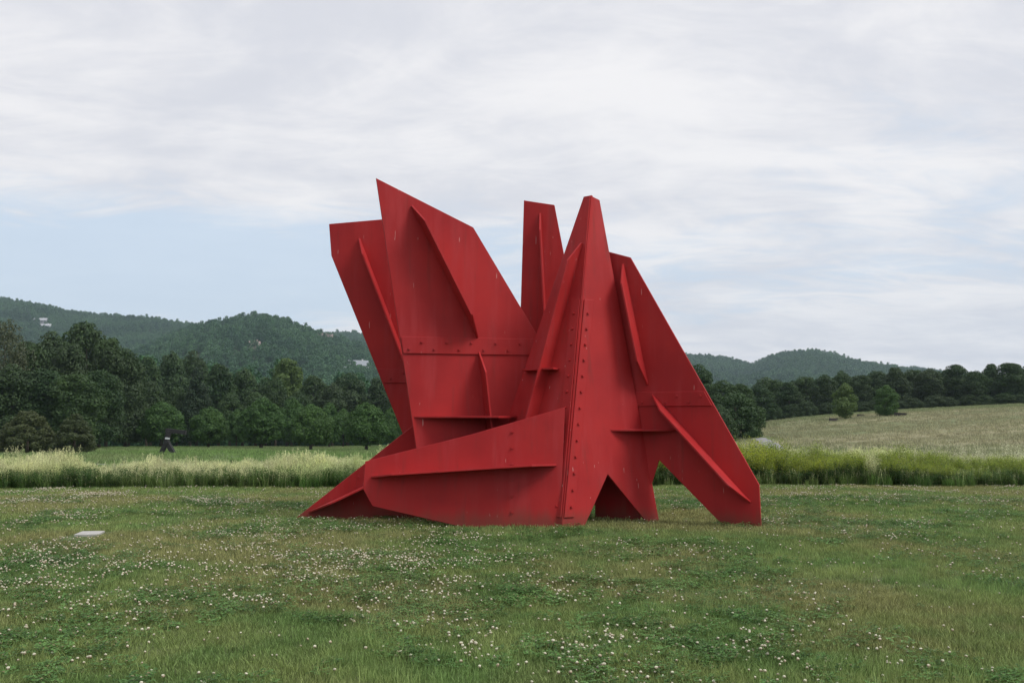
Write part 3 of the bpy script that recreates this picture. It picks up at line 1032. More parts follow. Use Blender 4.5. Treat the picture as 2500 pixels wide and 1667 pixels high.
LB = [blades_mesh('lawn_clump_%d' % k, M['lawn_blade'], 34, 0.085, 0.025, [0.055, 0.065, 0.075, 0.06][k], 0.0042, 0.8) for k in range(4)]
LB += [blades_mesh('lawn_long_%d' % k, M['lawn_blade'], 16, 0.07, 0.06, 0.12, 0.0032, 0.5) for k in range(2)]
LBF = [blades_mesh('lawn_far_%d' % k, M['lawn_blade'], 30, 0.12, 0.025, 0.065, 0.007, 0.8) for k in range(3)]

SLAB = (pix_u(217) * 13.7, 13.7)


def lawn_edge(u):
    return 23.0 + 0.9 * np.cos((u - 0.22) * 3.5) * 0.8 - 0.2 + 0.12 * np.sin(u * 40) + 0.08 * np.sin(u * 97)


XL, YL = [], []
for y0, y1, d in [(4.6, 9, 330), (9, 14, 190)]:
    x, y = field_points(y0, y1, d, -0.64, 0.64)
    XL.append(x)
    YL.append(y)
x = np.concatenate(XL)
y = np.concatenate(YL)
k = ~((np.abs(x - SLAB[0]) < 0.26) & (y > SLAB[1] - 0.85) & (y < SLAB[1] + 0.26))
x, y = x[k], y[k]
n = len(x)
longp = fbm(x, y, 0.8, 2) > 0.60
idx = np.where(longp & (rng.uniform(0, 1, n) < 0.35), 4 + rng.integers(0, 2, n), rng.integers(0, 4, n))
sc = rng.uniform(0.75, 1.2, n) * (0.75 + 0.5 * fbm(x, y, 0.5, 5))
scatter('lawn_grass', np.stack([x, y, height(x, y)], -1), np.stack([rng.normal(0, .12, n), rng.normal(0, .12, n), rng.uniform(0, 6.28, n)], -1), sc, idx, LB)
x, y = field_points(14, 24.5, 120, -0.62, 0.62)
k = (y < lawn_edge(x / y) + 0.3)
x, y = x[k], y[k]
n = len(x)
scatter('far_lawn_grass', np.stack([x, y, height(x, y)], -1), np.stack([rng.normal(0, .12, n), rng.normal(0, .12, n), rng.uniform(0, 6.28, n)], -1),
        rng.uniform(0.7, 1.15, n), rng.integers(0, 3, n), LBF)


# the lawn goes on beside the part in view
x = rng.uniform(-22, 22, 40000)
y = rng.uniform(-2, 24, 40000)
k = (np.abs(x) > 0.60 * np.maximum(y, 0) - 0.1) | (y < 4.7)
x, y = x[k], y[k]
n = len(x)
scatter('side_lawn_grass', np.stack([x, y, height(x, y)], -1), np.stack([rng.normal(0, .12, n), rng.normal(0, .12, n), rng.uniform(0, 6.28, n)], -1),
        rng.uniform(0.9, 1.5, n), rng.integers(0, 3, n), LBF)


# clover
def clover_leaf_mesh(name, n):
    vs, fs = [], []
    for k in range(n):
        a = rng.uniform(0, 6.28)
        r = 0.10 * math.sqrt(rng.uniform(0, 1))
        cx, cy, cz = r * math.cos(a), r * math.sin(a), rng.uniform(0.025, 0.05)
        a0 = rng.uniform(0, 6.28)
        for q in range(3):
            aa = a0 + q * 2.094
            L, Wd = rng.uniform(.010, .014), .0065
            dx, dy = math.cos(aa), math.sin(aa)
            tl = rng.uniform(-.003, .004)
            b = len(vs)
            vs += [(cx, cy, cz), (cx + dx * L * .55 - dy * Wd, cy + dy * L * .55 + dx * Wd, cz + tl + .002), (cx + dx * L * 1.1 - dy * Wd * .5, cy + dy * L * 1.1 + dx * Wd * .5, cz + tl),
                   (cx + dx * L * 1.1 + dy * Wd * .5, cy + dy * L * 1.1 - dx * Wd * .5, cz + tl), (cx + dx * L * .55 + dy * Wd, cy + dy * L * .55 - dx * Wd, cz + tl + .002)]
            fs += [(b, b + 1, b + 2), (b, b + 2, b + 3), (b, b + 3, b + 4)]
    return mesh_np(name, vs, np.array(fs), M['clover_leaf'])


def flower_mesh(name, seed, r=0.0105):
    rr = random.Random(seed)
    bm = bmesh.new()
    bmesh.ops.create_icosphere(bm, subdivisions=2, radius=r)
    for v in bm.verts:
        v.co *= rr.uniform(0.82, 1.18)
        v.co.z *= 0.85
        v.co.z += 0.072
    for f in bm.faces: f.material_index = 0
    # stem
    n = 4
    a = [bm.verts.new((0.0012 * math.cos(i * 1.57), 0.0012 * math.sin(i * 1.57), -0.01)) for i in range(n)]
    b_ = [bm.verts.new((0.0012 * math.cos(i * 1.57), 0.0012 * math.sin(i * 1.57), 0.066)) for i in range(n)]
    for i in range(n):
        f = bm.faces.new((a[i], a[(i + 1) % n], b_[(i + 1) % n], b_[i]))
        f.material_index = 1
    me = bpy.data.meshes.new(name)
    bm.to_mesh(me)
    bm.free()
    me.materials.append(M['clover_flower'])
    me.materials.append(M['clover_leaf'])
    return me


CL = [clover_leaf_mesh('clover_patch_%d' % k, 26) for k in range(3)]
FL = [flower_mesh('flower_%d' % k, k) for k in range(4)]


def clover_density(x, y):
    """0..1 patches"""
    d = np.clip((fbm(x, y, 0.75, 8, 5) - 0.47) * 4.0, 0, 1)
    px = x / y * 2287 + 1176
    py = 958 + EYE / y * 2287
    left = np.exp(-((px - 300) / 620) ** 2 - ((py - 1310) / 75) ** 2)
    mid = np.exp(-((px - 800) / 300) ** 2 - ((py - 1290) / 50) ** 2)
    farl = np.exp(-((px - 250) / 420) ** 2 - ((py - 1150) / 28) ** 2)
    low = np.exp(-((px - 1500) / 650) ** 2 - ((py - 1500) / 55) ** 2)
    d2 = d * (0.30 + 1.0 * left + 0.7 * mid + 0.75 * low + 1.0 * farl) + 0.30 * left + 0.20 * mid + 0.16 * low + 0.08 * farl + 0.035
    return d2


x, y = field_points(4.8, 23.4, 330, -0.62, 0.62)
p = clover_density(x, y) * np.interp(y, [5, 8, 12, 16, 23.4], [0.45, 0.55, 0.62, 0.75, 0.9])
# clustered on a fine scale as well
p *= np.clip((fbm(x, y, 3.2, 12, 3) - 0.36) * 5, 0.15, 1.6)
k = (rng.uniform(0, 1, len(x)) < p) & (y < lawn_edge(x / y) - 0.1)
x, y = x[k], y[k]
k = ~((np.abs(x - SLAB[0]) < 0.8) & (np.abs(y - SLAB[1]) < 0.6))
x, y = x[k], y[k]
n = len(x)
fs_ = rng.uniform(0.62, 1.12, n)
scatter('clover_flowers', np.stack([x, y, height(x, y) - rng.uniform(0, .022, n)], -1), np.stack([rng.normal(0, .2, n), rng.normal(0, .2, n), rng.uniform(0, 6.28, n)], -1),
        np.stack([fs_, fs_, np.clip(fs_, .8, 1.1)], -1), rng.integers(0, 4, n), FL)
x, y = field_points(4.8, 20, 60, -0.62, 0.62)
k = rng.uniform(0, 1, len(x)) < np.clip((fbm(x, y, 0.75, 8, 5) - 0.45) * 3.2, 0, 0.75)
x, y = x[k], y[k]
n = len(x)
scatter('clover_leaves', np.stack([x, y, height(x, y) + 0.008], -1), np.stack([rng.normal(0, .1, n), rng.normal(0, .1, n), rng.uniform(0, 6.28, n)], -1), rng.uniform(0.9, 1.5, n), rng.integers(0, 3, n), CL)


# ------------------------------------------------------------------ tall grass border
def tall_tuft(name, n_bl, n_st, h, head=True):
    vs, fs, mi = [], [], []

    def quad(p, u, v, m_):
        b = len(vs)
        vs.extend([tuple(p - u), tuple(p - v), tuple(p + u), tuple(p + v)])
        fs.append((b, b + 1, b + 2))
        fs.append((b, b + 2, b + 3))
        mi.extend([m_, m_])

    for k in range(n_bl):
        a, r = rng.uniform(0, 6.28), 0.13 * math.sqrt(rng.uniform(0, 1))
        x, y = r * math.cos(a), r * math.sin(a)
        hh = h * rng.uniform(.45, .85)
        d = rng.uniform(0, 6.28)
        bx, by = math.cos(d) * hh * rng.uniform(.1, .5), math.sin(d) * hh * rng.uniform(.1, .5)
        f = rng.uniform(0, 3.14)
        w_ = 0.005
        wx, wy = math.cos(f) * w_, math.sin(f) * w_
        b = len(vs)
        vs.extend([(x - wx, y - wy, 0), (x + wx, y + wy, 0), (x + bx * .3 - wx, y + by * .3 - wy, hh * .6), (x + bx * .3 + wx, y + by * .3 + wy, hh * .6), (x + bx, y + by, hh)])
        fs.extend([(b, b + 1, b + 3), (b, b + 3, b + 2), (b + 2, b + 3, b + 4)])
        mi.extend([0, 0, 0])
    for k in range(n_st):
        a, r = rng.uniform(0, 6.28), 0.12 * math.sqrt(rng.uniform(0, 1))
        x, y = r * math.cos(a), r * math.sin(a)
        hh = h * rng.uniform(.8, 1.15)
        d = rng.uniform(0, 6.28)
        tx, ty = x + math.cos(d) * .14 * hh, y + math.sin(d) * .14 * hh
        b = len(vs)
        w_ = .0018
        vs.extend([(x - w_, y, 0), (x + w_, y, 0), (tx + w_, ty, hh), (tx - w_, ty, hh)])
        fs.extend([(b, b + 1, b + 2), (b, b + 2, b + 3)])
        mi.extend([1, 1])
        hl = rng.uniform(.11, .19)
        for q in range(13 if head else 5):
            zz = hh - hl + hl * 1.1 * rng.uniform(0, 1)
            fr = (zz - 0) / hh
            sp = .028 * (1.15 - (zz - hh + hl) / hl / 1.2)
            p = Vector((x + (tx - x) * fr + rng.normal(0, sp), y + (ty - y) * fr + rng.normal(0, sp), zz))
            dd = Vector((rng.normal(0, 1), rng.normal(0, 1), rng.normal(1.2, .7))).normalized()
            o = dd.orthogonal().normalized()
            quad(p, dd * rng.uniform(.012, .024), o * .0045, 1)
    me = mesh_np(name, vs, np.array(fs), [M['tall_green'], M['pale_head']], midx=mi)
    return me


def weed(name, h, n_stems, top_mat, n_top=26, spread=0.16, leaf=0.06, plume=False):
    vs, fs, mi = [], [], []

    def leafq(p, dirv, L, w_, m_):
        up = Vector((0, 0, 1))
        s = dirv.cross(up)
        if s.length < .01: s = Vector((1, 0, 0))
        s.normalize()
        b = len(vs)
        vs.extend([tuple(p), tuple(p + dirv * L * .5 + s * w_), tuple(p + dirv * L), tuple(p + dirv * L * .5 - s * w_)])
        fs.extend([(b, b + 1, b + 2), (b, b + 2, b + 3)])
        mi.extend([m_, m_])

    for k in range(n_stems):
        a, r = rng.uniform(0, 6.28), spread * math.sqrt(rng.uniform(0, 1))
        x, y = r * math.cos(a), r * math.sin(a)
        hh = h * rng.uniform(.75, 1.1)
        lx, ly = rng.normal(0, .06) * hh, rng.normal(0, .06) * hh
        b = len(vs)
        vs.extend([(x - .003, y, 0), (x + .003, y, 0), (x + lx, y + ly, hh)])
        fs.append((b, b + 1, b + 2))
        mi.append(0)
        nl = 20
        for q in range(nl):
            f = 0.12 + 0.84 * (q + rng.uniform(0, 1)) / nl
            aa = q * 2.4 + rng.uniform(-.3, .3)
            d = Vector((math.cos(aa), math.sin(aa), rng.uniform(-.2, .7))).normalized()
            leafq(Vector((x + lx * f, y + ly * f, hh * f)), d, leaf * rng.uniform(.8, 1.4) * (1.25 - .5 * f), leaf * .17, 0)
        for q in range(n_top):
            f = rng.uniform(.84, 1.06) if not plume else rng.uniform(.72, 1.1)
            s_ = .05 if not plume else .055 * (1.35 - f)
            p = Vector((x + lx * f + rng.normal(0, s_), y + ly * f + rng.normal(0, s_), hh * f))
            d = Vector((rng.normal(0, 1), rng.normal(0, 1), rng.normal(.9, .5))).normalized()
            leafq(p, d, .028 if not plume else .022, .007, 1)
    return mesh_np(name, vs, np.array(fs), [M['weed_dark'], top_mat], midx=mi)


TT = [tall_tuft('tall_tuft_%d' % k, 34, 15, [0.56, 0.60, 0.64, 0.5][k]) for k in range(4)]
TG = [tall_tuft('green_tuft_%d' % k, 52, 3, 0.5, False) for k in range(3)]
WD = [weed('weed_%d' % k, [0.45, 0.5, 0.42][k], 7, M['weed_dark'], 14) for k in range(3)]
GD = [weed('goldenrod_%d' % k, [0.72, 0.78, 0.66][k], 8, M['weed_top'], 34, 0.18, 0.07) for k in range(3)]
CM = [weed('cream_weed_%d' % k, [0.8, 0.9][k], 4, M['cream_bloom'], 60, 0.14, 0.05, True) for k in range(2)]
ALLP = TT + TG + WD + GD + CM        # 0-3, 4-6, 7-9, 10-12, 13-14


def border(name, pts):
    """pts list of (x, y, idx, scale)"""
    a = np.concatenate(pts, 0)
    n = len(a)
    rot = np.stack([rng.normal(0, .10, n), rng.normal(0, .10, n), rng.uniform(0, 6.28, n)], -1)
    s = a[:, 3]
    return scatter(name, np.stack([a[:, 0], a[:, 1], height(a[:, 0], a[:, 1]) - .01], -1), rot, s, a[:, 2].astype(int), ALLP)


def mk(x, y, lo, hi, sc):
    return np.stack([x, y, rng.integers(lo, hi, len(x)).astype(float), sc], -1)


# pale flowering grass, left
x, y = field_points(22.6, 37, 30, -0.66, 0.16)
e = lawn_edge(x / y)
k = (y > e + 0.25 + 0.7 * fbm(x, y, .5, 4)) & (y < 31 + 2 * np.sin(x * .3))
x, y, e = x[k], y[k], e[k]
hgt = 0.30 + 1.05 * fbm(x, y, 0.6, 21, 4)
px = x / y * 2287 + 1176
hgt *= (1 - 0.42 * np.exp(-((px - 255) / 55) ** 2)) * np.where(rng.uniform(0, 1, len(x)) < 0.05, 1.3, 1.0) * np.interp(y, [23, 27, 31], [1.0, 0.95, 0.8])
f = rng.uniform(0, 1, len(x))
pale = fbm(x, y, 0.35, 30, 3)
A_ = mk(x, y, 0, 4, hgt * rng.uniform(.85, 1.15, len(x)))[f < 0.45 + 0.5 * pale]
A2 = mk(x, y, 4, 7, hgt * rng.uniform(.8, 1.1, len(x)))[f >= 0.45 + 0.5 * pale]
# greener fringe towards the lawn
x, y = field_points(22.2, 25.2, 60, -0.66, 0.16)
e = lawn_edge(x / y)
k = (y > e - 0.05) & (y < e + 1.3 * (0.35 + fbm(x, y, .5, 41, 3)))
x, y = x[k], y[k]
kk = rng.uniform(0, 1, len(x)) < fbm(x, y, .4, 6, 3) + .08
A3 = mk(x, y, 4, 7, rng.uniform(.45, .95, len(x)))[~kk]
A4 = mk(x, y, 7, 10, rng.uniform(.5, 1.0, len(x)))[kk]
# some cream plumes near the sculpture on the left
x = np.concatenate([rng.normal(-4.4, .5, 16), rng.normal(-8.6, .5, 10), rng.uniform(-13, -3, 26)])
y = rng.uniform(24, 29, len(x))
A5 = mk(x, y, 13, 15, rng.uniform(.45, .66, len(x)))
border('tall_flowering_grass', [A_, A2, A3, A4, A5])

# right border: goldenrod clumps, cream plumes, grass
x, y = field_points(22.4, 30.5, 34, 0.08, 0.66)
u = x / y
e = lawn_edge(u)
px = u * 2287 + 1176
dep = y - e
clump = fbm(x, y, .33, 77, 3) + np.where((px > 1640) & (px < 1980), .16, 0) + np.where((px > 2010) & (px < 2140), .18, 0) - np.where((px > 1985) & (px < 2008), .3, 0)
kg = (dep > 0.15) & (dep < 3.2) & (clump > 0.40)
hh = np.interp(px, [1500, 1700, 1900, 2060, 2130, 2200, 2352, 2600], [1.05, 1.05, 1.0, 1.08, .85, .70, .62, .6])
ragg = 0.42 + 1.0 * fbm(x, y, 0.8, 91, 3)
B1 = mk(x, y, 10, 13, hh * ragg * rng.uniform(.78, 1.16, len(x)))[kg]
kt = (dep > 0.2) & ~kg & (rng.uniform(0, 1, len(x)) < .9)
B2 = mk(x, y, 0, 4, np.clip(hh, .8, 1.05) * rng.uniform(.9, 1.15, len(x)))[kt]
x, y = field_points(22.0, 24.6, 60, 0.08, 0.66)
e = lawn_edge(x / y)
k = (y > e - .08) & (y < e + .7)
x, y = x[k], y[k]
B3 = mk(x, y, 4, 10, rng.uniform(.45, .9, len(x)))
x = np.concatenate([pix_u(rng.normal(1725, 38, 46)) * 26.5, pix_u(rng.normal(2240, 110, 60)) * 27, pix_u(rng.uniform(1650, 2500, 40)) * 27])
y = rng.uniform(25.5, 28.5, len(x))
B4 = mk(x, y, 13, 15, rng.uniform(.75, 1.05, len(x)))
border('goldenrod_and_weeds', [B1, B2, B3, B4])

# dry meadow on the right hill, greener field at the left
MT = [blades_mesh('meadow_clump_%d' % k, M['dry_meadow'], 26, 0.55, 0.08, 0.24, 0.025, 0.7) for k in range(3)]
x, y = field_points(34, 152, 2.6, 0.12, 0.66)
z = height(x, y)
k = ~((np.abs(x / y * 2287 + 1176 - np.interp(y, [53, 62, 72, 80, 88, 96, 104], [1740, 1786, 1783, 1772, 1757, 1735, 1690])) < 2287 * 1.0 / y) & (y > 50) & (y < 104))
x, y, z = x[k], y[k], z[k]
n = len(x)
scatter('dry_meadow_grass', np.stack([x, y, z], -1), np.stack([rng.normal(0, .1, n), rng.normal(0, .1, n), rng.uniform(0, 6.28, n)], -1), rng.uniform(.6, 1.15, n), rng.integers(0, 3, n), MT)
FT = [blades_mesh('field_clump_%d' % k, M['field_blade'], 24, 0.4, 0.06, 0.2, 0.03, 0.6) for k in range(3)]
x, y = field_points(33, 150, 2.4, -0.64, 0.14)
k = np.abs(y - np.interp(x / y * 2287 + 1176, [-200, 0, 214, 300, 420, 600, 900], [52, 49, 47.5, 47.5, 46, 45, 45])) > 1.4
x, y = x[k], y[k]
n = len(x)
scatter('field_grass', np.stack([x, y, height(x, y)], -1), np.stack([rng.normal(0, .1, n), rng.normal(0, .1, n), rng.uniform(0, 6.28, n)], -1), rng.uniform(.6, 1.2, n), rng.integers(0, 3, n), FT)

# ------------------------------------------------------------------ red steel sculpture (a plain stand-in of flat straight plates)
m, t = new_mat('red_paint')
tc = t.n('ShaderNodeTexCoord')
geo = t.n('ShaderNodeNewGeometry')
pos = geo.outputs['Position']
n1 = t.noise(pos, 0.9, 4.0, 0.6)
n2 = t.noise(pos, 55.0, 3.0, 0.7)
n3 = t.noise(t.mapping(pos, (3.5, 3.5, 0.35)), 1.6, 6.0, 0.6)
col = t.mix(t.smooth(n1, 0.3, 0.7), C4((0.320, 0.015, 0.018)), C4((0.415, 0.023, 0.024)))
col = t.mix(t.m('MULTIPLY', t.smooth(n3, 0.46, 0.72), 0.55), col, C4((0.40, 0.040, 0.045)))
# grime: run-off streaks and soil splashed up at the foot
gr = t.noise(t.mapping(pos, (9.0, 9.0, 0.5), (4, 4, 4)), 1.0, 5.0, 0.65)
col = t.mix(t.m('MULTIPLY', t.smooth(gr, 0.52, 0.78), 0.45), col, C4((0.13, 0.030, 0.026)))
foot = t.m('MULTIPLY', t.smooth(t.m('ADD', t.n('ShaderNodeSeparateXYZ', i_0=pos).outputs[2], t.m('MULTIPLY', n3, -0.35)), -0.12, 0.14, 1.0, 0.0), 0.6)
col = t.mix(foot, col, C4((0.12, 0.05, 0.035)))
# scratches: small pale vertical flecks
fl = t.noise(t.mapping(pos, (34, 34, 2.6)), 1.0, 2.0, 0.5)
col = t.mix(t.m('MULTIPLY', t.smooth(fl, 0.745, 0.775), 0.7), col, C4((0.62, 0.40, 0.38)))
b = t.n('ShaderNodeBsdfPrincipled', i_0=col)
t.set(b, 'Roughness', t.smooth(n1, 0.2, 0.8, 0.50, 0.66))
b.inputs['Specular IOR Level'].default_value = 0.2
bp = t.n('ShaderNodeBump', i_0=0.12, i_1=0.006)
t.set(bp, 'Height', n2)
t.set(b, 'Normal', bp.outputs[0])
t.n('ShaderNodeOutputMaterial', i_0=b.outputs[0])
M['red'] = m

SC = bpy.data.objects.new('steel_sculpture', None)
COL.objects.link(SC)
SC.location = (0, 15.5, 0)
tag(SC, 'huge red painted steel sculpture of bolted leaning plates standing on the lawn', 'sculpture')
SO = Vector((0, 15.5, 0))

bm = bmesh.new()
bmesh.ops.create_cone(bm, cap_ends=True, segments=6, radius1=0.024, radius2=0.022, depth=0.026)
for v in bm.verts: v.co.z += 0.013
r2 = bmesh.ops.create_cone(bm, cap_ends=True, segments=10, radius1=0.030, radius2=0.030, depth=0.006)
for v in r2['verts']: v.co.z += 0.003
BOLT = bpy.data.meshes.new('bolt')
bm.to_mesh(BOLT)
bm.free()
BOLT.materials.append(M['red'])


class Plane:
    """a plate's plane: foot line from A to B (ground plan), leaning back by `lean` metres per metre of height"""

    def __init__(self, A, B, lean=0.0, th=0.035):
        self.A = Vector((A[0], A[1], 0))
        d = Vector((B[0] - A[0], B[1] - A[1], 0))
        self.L = d.length
        self.d = d.normalized()
        back = Vector((-self.d.y, self.d.x, 0))          # away from the camera when A is left of B
        self.up = (Vector((0, 0, 1)) + back * lean)
        self.n = self.d.cross(self.up).normalized()
        if self.n.y > 0: self.n = -self.n                # faces the camera
        self.th = th

    def p(self, s, z, off=0.0):
        return self.A + self.d * s + self.up * z + self.n * off


def prism(mb, front, back):
    n = len(front)
    mb.add(front + back, [tuple(range(n)), tuple(range(2 * n - 1, n - 1, -1))] + [(i, n + i, n + (i + 1) % n, (i + 1) % n) for i in range(n)])


def finish(mb, name, parent, bevel=0.006, mat=None):
    me = mb.mesh(name, mat or M['red'])
    bm = bmesh.new()
    bm.from_mesh(me)
    bmesh.ops.recalc_face_normals(bm, faces=bm.faces)
    if bevel:
        bmesh.ops.bevel(bm, geom=list(bm.edges), offset=bevel, segments=2, profile=0.5, affect='EDGES')
    bm.to_mesh(me)
    bm.free()
    o = link(name, me, parent)
    if parent is SC: me.transform(Matrix.Translation(-SO))
    else: me.transform(Matrix.Translation(-SO))
    return o


def plate(pl, poly, name='steel_plate', parent=None, off=0.0, th=None):
    th = th or pl.th
    mb = MB()
    prism(mb, [pl.p(s, z, off) for s, z in poly], [pl.p(s, z, off - th) for s, z in poly])
    return finish(mb, name, parent or SC)


def rib(pl, a, b, depth, parent, name='rib', th=0.028, taper=0.35):
    """a straight flange standing out of the plate from a to b, tapering at both ends"""
    pa, pb = Vector((a[0], a[1])), Vector((b[0], b[1]))
    d = (pb - pa)
    L = d.length
    d.normalize()
    q = Vector((-d.y, d.x)) * th / 2
    ks = [(0, 0.03), (min(taper / L, .3), depth), (1 - min(taper / L, .3), depth), (1, 0.03)]
    mb = MB()
    side = []
    for sgn in (-1, 1):
        ring = []
        for f, dp in ks:
            c = pa + d * L * f + q * sgn
            ring.append(pl.p(c.x, c.y, dp))
        c = pa + d * L + q * sgn
        ring.append(pl.p(c.x, c.y, -0.004))
        c = pa + q * sgn
        ring.append(pl.p(c.x, c.y, -0.004))
        side.append(ring)
    prism(mb, side[0], side[1])
    return finish(mb, name, parent, 0.004)


def bolts(pl, spots, parent, off=0.0):
    q = pl.n.to_track_quat('Z', 'Y')
    for s, z in spots:
        o = bpy.data.objects.new('bolt', BOLT)
        COL.objects.link(o)
        o.parent = parent
        o.location = pl.p(s, z, off) - SO
        o.scale = (0.82, 0.82, 0.9)
        o.rotation_euler = (q @ Euler((0, 0, random.uniform(0, 1)), 'XYZ').to_quaternion()).to_euler()


def line_spots(a, b, n, off=0.0):
    return [(a[0] + (b[0] - a[0]) * (i + .5) / n, a[1] + (b[1] - a[1]) * (i + .5) / n + (off if i % 2 else 0)) for i in range(n)]


# A leaning trapezoid at the left front
pA = Plane((-2.35, 15.0), (0.75, 15.75), 0.06)
fA = plate(pA, [(1.1, 0), (3.15, 0), (3.42, 2.0), (1.85, 4.62), (0.30, 5.34)])
rib(pA, (2.15, 0.35), (1.92, 2.62), 0.36, fA)
rib(pA, (1.90, 2.84), (0.86, 4.92), 0.36, fA)
sp = plate(pA, [(0.69, 2.84), (2.85, 2.84), (3.0, 2.58), (0.73, 2.58)], 'splice_plate', fA, 0.022, 0.02)
bolts(pA, line_spots((0.72, 2.65), (2.88, 2.65), 11, .11), sp, 0.022)
# B trapezoid behind it, leaning further to the left
pB = Plane((-3.7, 17.5), (1.0, 17.2), 0.0)
fB = plate(pB, [(2.35, 0), (3.9, 0), (3.3, 3.0), (2.2, 5.15), (0.45, 5.02), (0.50, 4.45)])
rib(pB, (2.75, 0.3), (1.0, 4.75), 0.32, fB)
sp = plate(pB, [(1.36, 2.45), (3.36, 2.45), (3.41, 2.2), (1.46, 2.2)], 'splice_plate', fB, 0.022, 0.02)
bolts(pB, line_spots((1.47, 2.27), (2.8, 2.27), 6, .10), sp, 0.022)
# C low triangle reaching to the left ground
pC = Plane((-3.42, 15.75), (0.2, 16.25), 0.0)
fC = plate(pC, [(0.0, 0.0), (3.4, 0), (3.4, 2.35), (2.9, 2.3)])
rib(pC, (0.25, 0.12), (2.9, 1.35), 0.34, fC)
bolts(pC, line_spots((1.0, 0.2), (1.0, 0.75), 3), fC)
# D slim back plate
pD = Plane((-0.2, 18.0), (2.2, 17.7), 0.0)
fD = plate(pD, [(0.25, 0), (2.0, 0), (0.98, 5.45), (0.42, 5.55)])
rib(pD, (0.95, 0.4), (0.72, 5.3), 0.26, fD)
bolts(pD, line_spots((0.40, 3.1), (1.35, 3.1), 5), fD)


def plane3(A, B, apex):
    """plane through two feet and an apex"""
    d = Vector((B[0] - A[0], B[1] - A[1], 0)).normalized()
    back = Vector((-d.y, d.x, 0))
    v = Vector((apex[0] - A[0], apex[1] - A[1], 0))
    pl = Plane(A, B, v.dot(back) / apex[2])
    return pl, v.dot(d)


# E three-sided pylon, an edge towards the camera
FR, LF, RT, AP = (0.72, 14.55), (-0.62, 15.75), (2.25, 15.35), (1.24, 15.45, 5.10)
pE, sE = plane3(LF, FR, AP)
fE = plate(pE, [(0, 0), (pE.L, 0), (sE + .02, 5.08), (sE - .14, 5.08)])
pF, sF = plane3(FR, RT, AP)
fF = plate(pF, [(0, 0), (0.38, 0), (0.85, 0.75), (pF.L - 0.22, 0), (pF.L, 0), (sF + .16, 5.02), (sF - .02, 5.08)])
rib(pE, (0.80, 0.2), (sE * .965, 4.3), 0.24, fE)
a6 = plate(pE, [(pE.L - .20, .15), (pE.L - .03, .15), (pE.L * .32 + sE * .68 - .02, 3.4), (pE.L * .32 + sE * .68 - .19, 3.4)], 'angle_bar', fE, .02, .018)
bolts(pE, [(pE.L - .115 + (sE - pE.L) * z / 5.08, z) for z in [.3 + i * .24 for i in range(13)]], a6, .02)
a7 = plate(pF, [(.04, .15), (.21, .15), (sF * .68 + .20, 3.4), (sF * .68 + .03, 3.4)], 'angle_bar', fF, .02, .018)
bolts(pF, [(.12 + sF * z / 5.08, z) for z in [.3 + i * .24 for i in range(13)]], a7, .02)
# F buttress running down to the right foot
pG = Plane((1.30, 15.75), (3.62, 14.62), 0.0)
LG = pG.L
fG = plate(pG, [(0.0, 0.0), (0.72, 0.0), (1.05, 0.95), (LG - 0.55, 0.0), (LG, 0.0), (LG - .02, 0.62), (0.62, 4.1), (0.0, 4.3)])
rib(pG, (LG - 0.15, 0.36), (0.95, 1.95), 0.36, fG)
rib(pG, (0.88, 2.1), (0.50, 4.0), 0.30, fG)
sp = plate(pG, [(0.55, 1.99), (1.77, 1.99), (1.89, 1.77), (0.55, 1.77)], 'splice_plate', fG, 0.022, 0.02)
bolts(pG, line_spots((0.7, 1.83), (1.8, 1.83), 6, .09), sp, 0.022)
# G low front wedge
pH = Plane((-2.2, 14.75), (0.70, 14.62), 0.10)
fH = plate(pH, [(0.0, 0.55), (0.15, 0.30), (1.5, 0.0), (2.9, 0.0), (2.98, 1.75), (1.6, 1.35), (0.02, 0.95)])
rib(pH, (0.12, 0.72), (2.85, 0.90), 0.32, fH)
bolts(pH, line_spots((2.2, 0.1), (2.2, 1.5), 6), fH)
# tie plates set level between the fins
for q in ([(0.15, 15.5, 2.35), (0.62, 14.98, 2.35), (0.9, 15.6, 2.35), (0.4, 15.9, 2.35)],
          [(1.5, 15.12, 1.42), (2.55, 15.14, 1.42), (2.2, 15.33, 1.42), (1.4, 15.6, 1.42)],
          [(-1.5, 15.3, 1.62), (-0.2, 15.0, 1.62), (0.1, 15.6, 1.62), (-1.2, 15.6, 1.62)]):
    mb = MB()
    q = [Vector(p) for p in q]
    prism(mb, q, [p + Vector((0, 0, -.03)) for p in q])
    finish(mb, 'shelf_plate', SC, 0.004)
# I rear leg
pI = Plane((0.55, 17.1), (2.0, 15.9), 0.0)
plate(pI, [(0.0, 0.0), (0.9, 0.0), (1.55, 1.4), (1.2, 2.6), (0.0, 2.4)])

# ------------------------------------------------------------------ small black sculpture, far left
M['black_steel'] = plain_mat('black_paint', (0.014, 0.014, 0.016), 0.85, 0.2, 2)
M['grey_cap'] = plain_mat('pale_grey_metal', (0.42, 0.45, 0.47), 0.5, 0.1, 2)
Yb = 74.0
xb = pix_u(386) * Yb
e = bpy.data.objects.new('black_sculpture', None)
COL.objects.link(e)
e.location = (xb, Yb, hz(xb, Yb) - 0.03)
tag(e, 'small black steel sculpture of leaning beams in front of the first round maple', 'sculpture')


